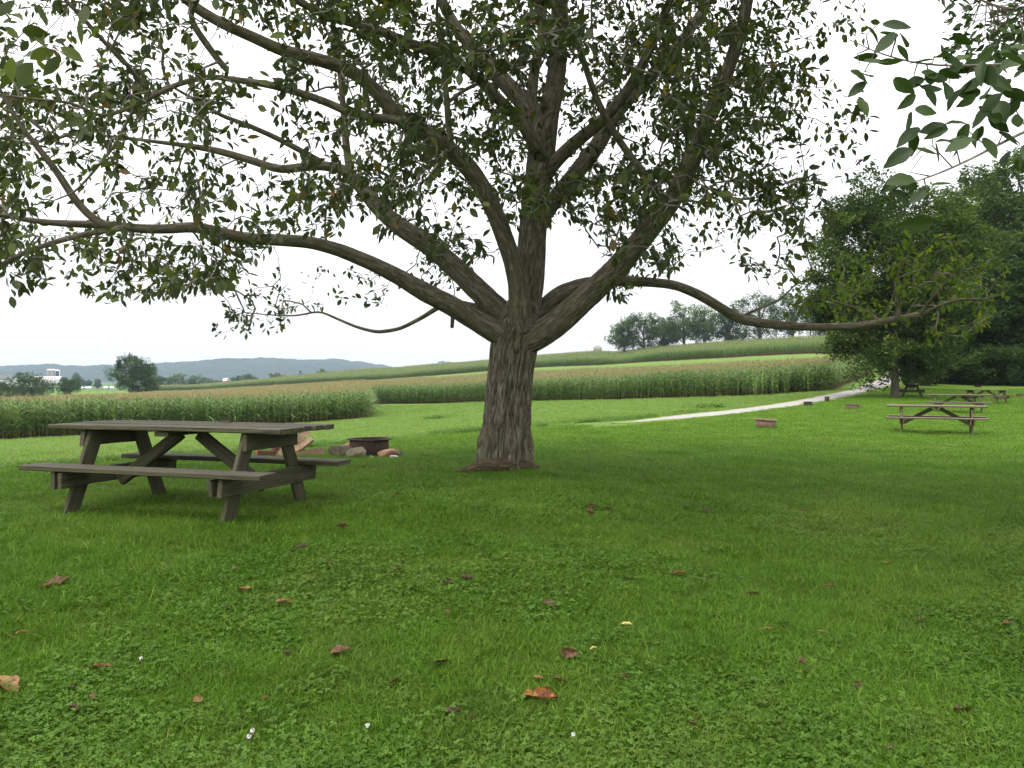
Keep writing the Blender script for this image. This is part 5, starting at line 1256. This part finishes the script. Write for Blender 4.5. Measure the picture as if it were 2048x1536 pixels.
FL = [(1080,1420,78,'dl_orange','largest fallen leaf, orange-brown and dark blotched, in the bottom centre',.5),
 (15,1395,80,'dl_tan','long curled tan leaf at the left border of the grass',.1),
 (110,1183,52,'dl_brown','brown curled leaf on the grass left of the table shadow',0),
 (490,1197,40,'dl_tan','tan brown leaf on open grass below the near table leg',.2),
 (570,1222,38,'dl_tan','tan leaf just below and right of its twin under the table',-.2),
 (147,1445,36,'dl_dark','dark upturned leaf in the lower left corner of the lawn',1.2),
 (398,1425,30,'dl_tan','ochre leaf standing on edge in the lower left lawn',1.3),
 (205,1355,46,'dl_tan','faded straw-coloured leaf left of the lower left clover',0),
 (185,1416,22,'dl_brown','small brown leaf between the dark and the ochre one, lower left',.4),
 (685,1066,26,'dl_brown','brown leaf on the grass right of the near table leg',.9),
 (605,1105,28,'dl_dark','dark red leaf below the right end of the table',.1),
 (575,1325,24,'dl_dark','small dark leaf in the left centre foreground clover',0),
 (680,1320,46,'dl_brown','flat brown leaf sunk in clover left of centre',0),
 (790,1385,24,'dl_brown','brown leaf on edge left of the largest leaf',1.1),
 (885,1345,40,'dl_dark','dark curled leaf up and left of the largest leaf',-.1),
 (895,1180,22,'dl_dark','small dark upright leaf, left one of a pair below the trunk',1.2),
 (935,1172,28,'dl_dark','small dark leaf, right one of a pair below the trunk',.3),
 (798,1155,24,'dl_brown','reddish leaf in the grass between table and trunk line',.6),
 (1100,1225,34,'dl_dark','dark leaf among long grass blades right of the trunk line',0),
 (1140,1330,36,'dl_brown','pinkish brown leaf standing upright above the largest leaf',1.5),
 (1252,1266,24,'dl_yellow','round bright yellow leaf in the clover',0),
 (1187,1315,16,'dl_yellow','tiny yellow leaf below left of the round yellow one',0),
 (1078,1378,22,'dl_tan','small tan leaf straight above the largest leaf',.4),
 (1120,1382,32,'dl_brown','narrow brown leaf above the right tip of the largest leaf',-.2),
 (1185,1026,24,'dl_dark','dark leaf in the group below right of the trunk, upper one',1.0),
 (1216,1026,22,'dl_dark','dark leaf in the group below right of the trunk, right one',.2),
 (1180,1036,20,'dl_brown','brown leaf in the group below right of the trunk, lower one',1.2),
 (1415,1033,24,'dl_dark','dark leaf far out on the shaded lawn, below the right limb',0),
 (1613,1030,28,'dl_brown','brown leaf on the shaded lawn below the tan fire ring',.1),
 (1505,1203,28,'dl_brown','brown leaf in the right centre of the foreground',.4),
 (1357,1161,34,'dl_tan','tan and dark leaf right of the trunk line in mid lawn',0),
 (1605,1342,26,'dl_brown','rust brown leaf in the right foreground clover',.8),
 (1660,1186,20,'dl_brown','small rust leaf in the right middle lawn',.2),
 (1718,1392,22,'dl_dark','dark reddish leaf low in the right foreground',.7),
 (1775,1137,18,'dl_tan','small ochre leaf on the right lawn above the clover',0),
 (1840,1253,24,'dl_dark','dark leaf in the clover toward the right border',.1),
 (1925,1441,48,'dl_dark','dark flat leaf in the bottom right corner',0),
 (1985,1080,24,'dl_dark','dark leaf near the right border on the shaded lawn',.2),
 (1463,1375,22,'dl_dark','small dark leaf beside the pale grass patch, lower right of centre',.8),
 (1250,1373,26,'dl_dark','dark leaf flat in grass right of the largest leaf',0),
 (1535,1275,20,'dl_tan','small tan leaf in clover right of the round yellow leaf',.3),
 (1555,1470,20,'dl_tan','light tan leaf near the bottom edge right of centre',.9),
 (1388,1473,24,'dl_brown','brown leaf near the bottom edge, left of the light tan one',.9),
 (1643,1280,18,'dl_tan','little tan leaf in the right foreground above the rust brown one',0),
 (905,1445,36,'dl_dark','dark leaf with ochre tip near the bottom edge left of centre',.2),
 (190,1028,26,'dl_brown','brown leaf under the left end of the table',0),
 (793,998,20,'dl_brown','small brown leaf between table and tree',.6),
 (655,1140,24,'dl_brown','brown leaf in grass below the right table end, lower one',.1),
 (2015,1262,24,'dl_brown','brown leaf at the right border in the clover',.4),
 (1290,962,16,'dl_dark','small dark leaf right of the trunk foot',.4),
 (45,1283,26,'dl_tan','tan leaf near the left border, above the long curled one',.2),
 (1780,1520,24,'dl_dark','dark leaf on the bottom edge toward the right',.3),
 (505,1500,26,'dl_tan','tan leaf by white clover flowers at the bottom left',.3),
 (20,1290,12,'dl_brown','tiny brown leaf at the left border beside the tan one',0)]
rl = random.Random(9)
def put_leaf(px, py, w, mt, lb, up, grp):
    X, Y, Z = ground_hit(px, py); s = w / F * Y * 1.0
    o = obj('fallen_leaf', DL[mt][rl.randrange(4)], None, (X, Y, Z + .042 + s * .1 * abs(up)), (rl.uniform(-.3, .3) + up * .8, rl.uniform(-.25, .25), rl.uniform(-.7, .7) + rl.choice((0, math.pi))), s)
    tag(o, lb, 'leaf', grp)
for a in FL: put_leaf(*a, 'fallen leaves on the lawn')
COLN = ['left edge', 'left third', 'middle', 'right third', 'right edge']; ROWN = ['level with the tree foot', 'in the middle of the lawn', 'in the near clover', 'just above the bottom edge']
for i in range(5):
    for j in range(4):
        px = 60 + i * 430 + rl.uniform(-50, 90); py = (975, 1110, 1240, 1400)[j] + rl.uniform(-10, 60)
        if i < 2 and j == 0: continue
        mt = 'dl_dark' if (i + j) % 2 else 'dl_brown'
        put_leaf(px, py, rl.uniform(9, 14) * (py / 1100), mt, 'tiny %s leaf scrap, %s, %s' % ('dark' if mt == 'dl_dark' else 'brown', COLN[i], ROWN[j]), rl.uniform(0, .5), 'leaf scraps in the grass')
X, Y = -1.93, 6.9
o = obj('fallen_leaf', DL['dl_brown'][1], None, ((452 - HX) / F * 7.25, 7.25, .345 + .775), (.2, .1, .4), .09); tag(o, 'little red-brown curled leaf lying on the picnic table top', 'leaf', 'fallen leaves on the lawn')
def flower(px, py, label):
    X, Y, Z = ground_hit(px, py); T = empty('clover_flower', (X, Y, Z)); tag(T, label, 'flower', 'white clover flowers'); r = np.random.default_rng(int(px))
    V, Fc = diamonds(np.array([q / np.linalg.norm(q) * .0065 for q in r.normal(0, 1, (60, 3))]) + [0, 0, .062], .0032, r); obj('blossom', mesh('blossom', V, Fc, MAT['white'], False), T)
    obj('stem', tube_mesh('stem', [(0, 0, -.01), (.002, 0, .03), (0, 0, .07)], [.0012, .001, .001], 5, MAT['twig']), T)
for p_, l_ in (((1147, 1503), 'white clover flower at the bottom edge right of centre'), ((735, 1486), 'white clover flower near the bottom edge left of centre'), ((498, 1508), 'white clover flower in the bottom left, beside the tan leaf'), ((505, 1496), 'white clover flower touching the one beside the tan leaf'), ((282, 1345), 'lone white clover flower in the lower left lawn')): flower(*p_, l_)

# ------------------------------------------------------------------ haze
def haze():
    m = bpy.data.materials.new('summer_haze'); m.use_nodes = True; nt = m.node_tree; nt.nodes.clear()
    out = nt.nodes.new('ShaderNodeOutputMaterial'); v = nt.nodes.new('ShaderNodeVolumePrincipled')
    v.inputs['Color'].default_value = (0.62, 0.75, 1.0, 1); v.inputs['Density'].default_value = 0.00013; v.inputs['Anisotropy'].default_value = 0.0
    nt.links.new(v.outputs[0], out.inputs['Volume'])
    me = boxm('haze', -5300, 5300, -5300, 5300, -13, 130, m); tag(obj('haze', me), kind='stuff')
haze()
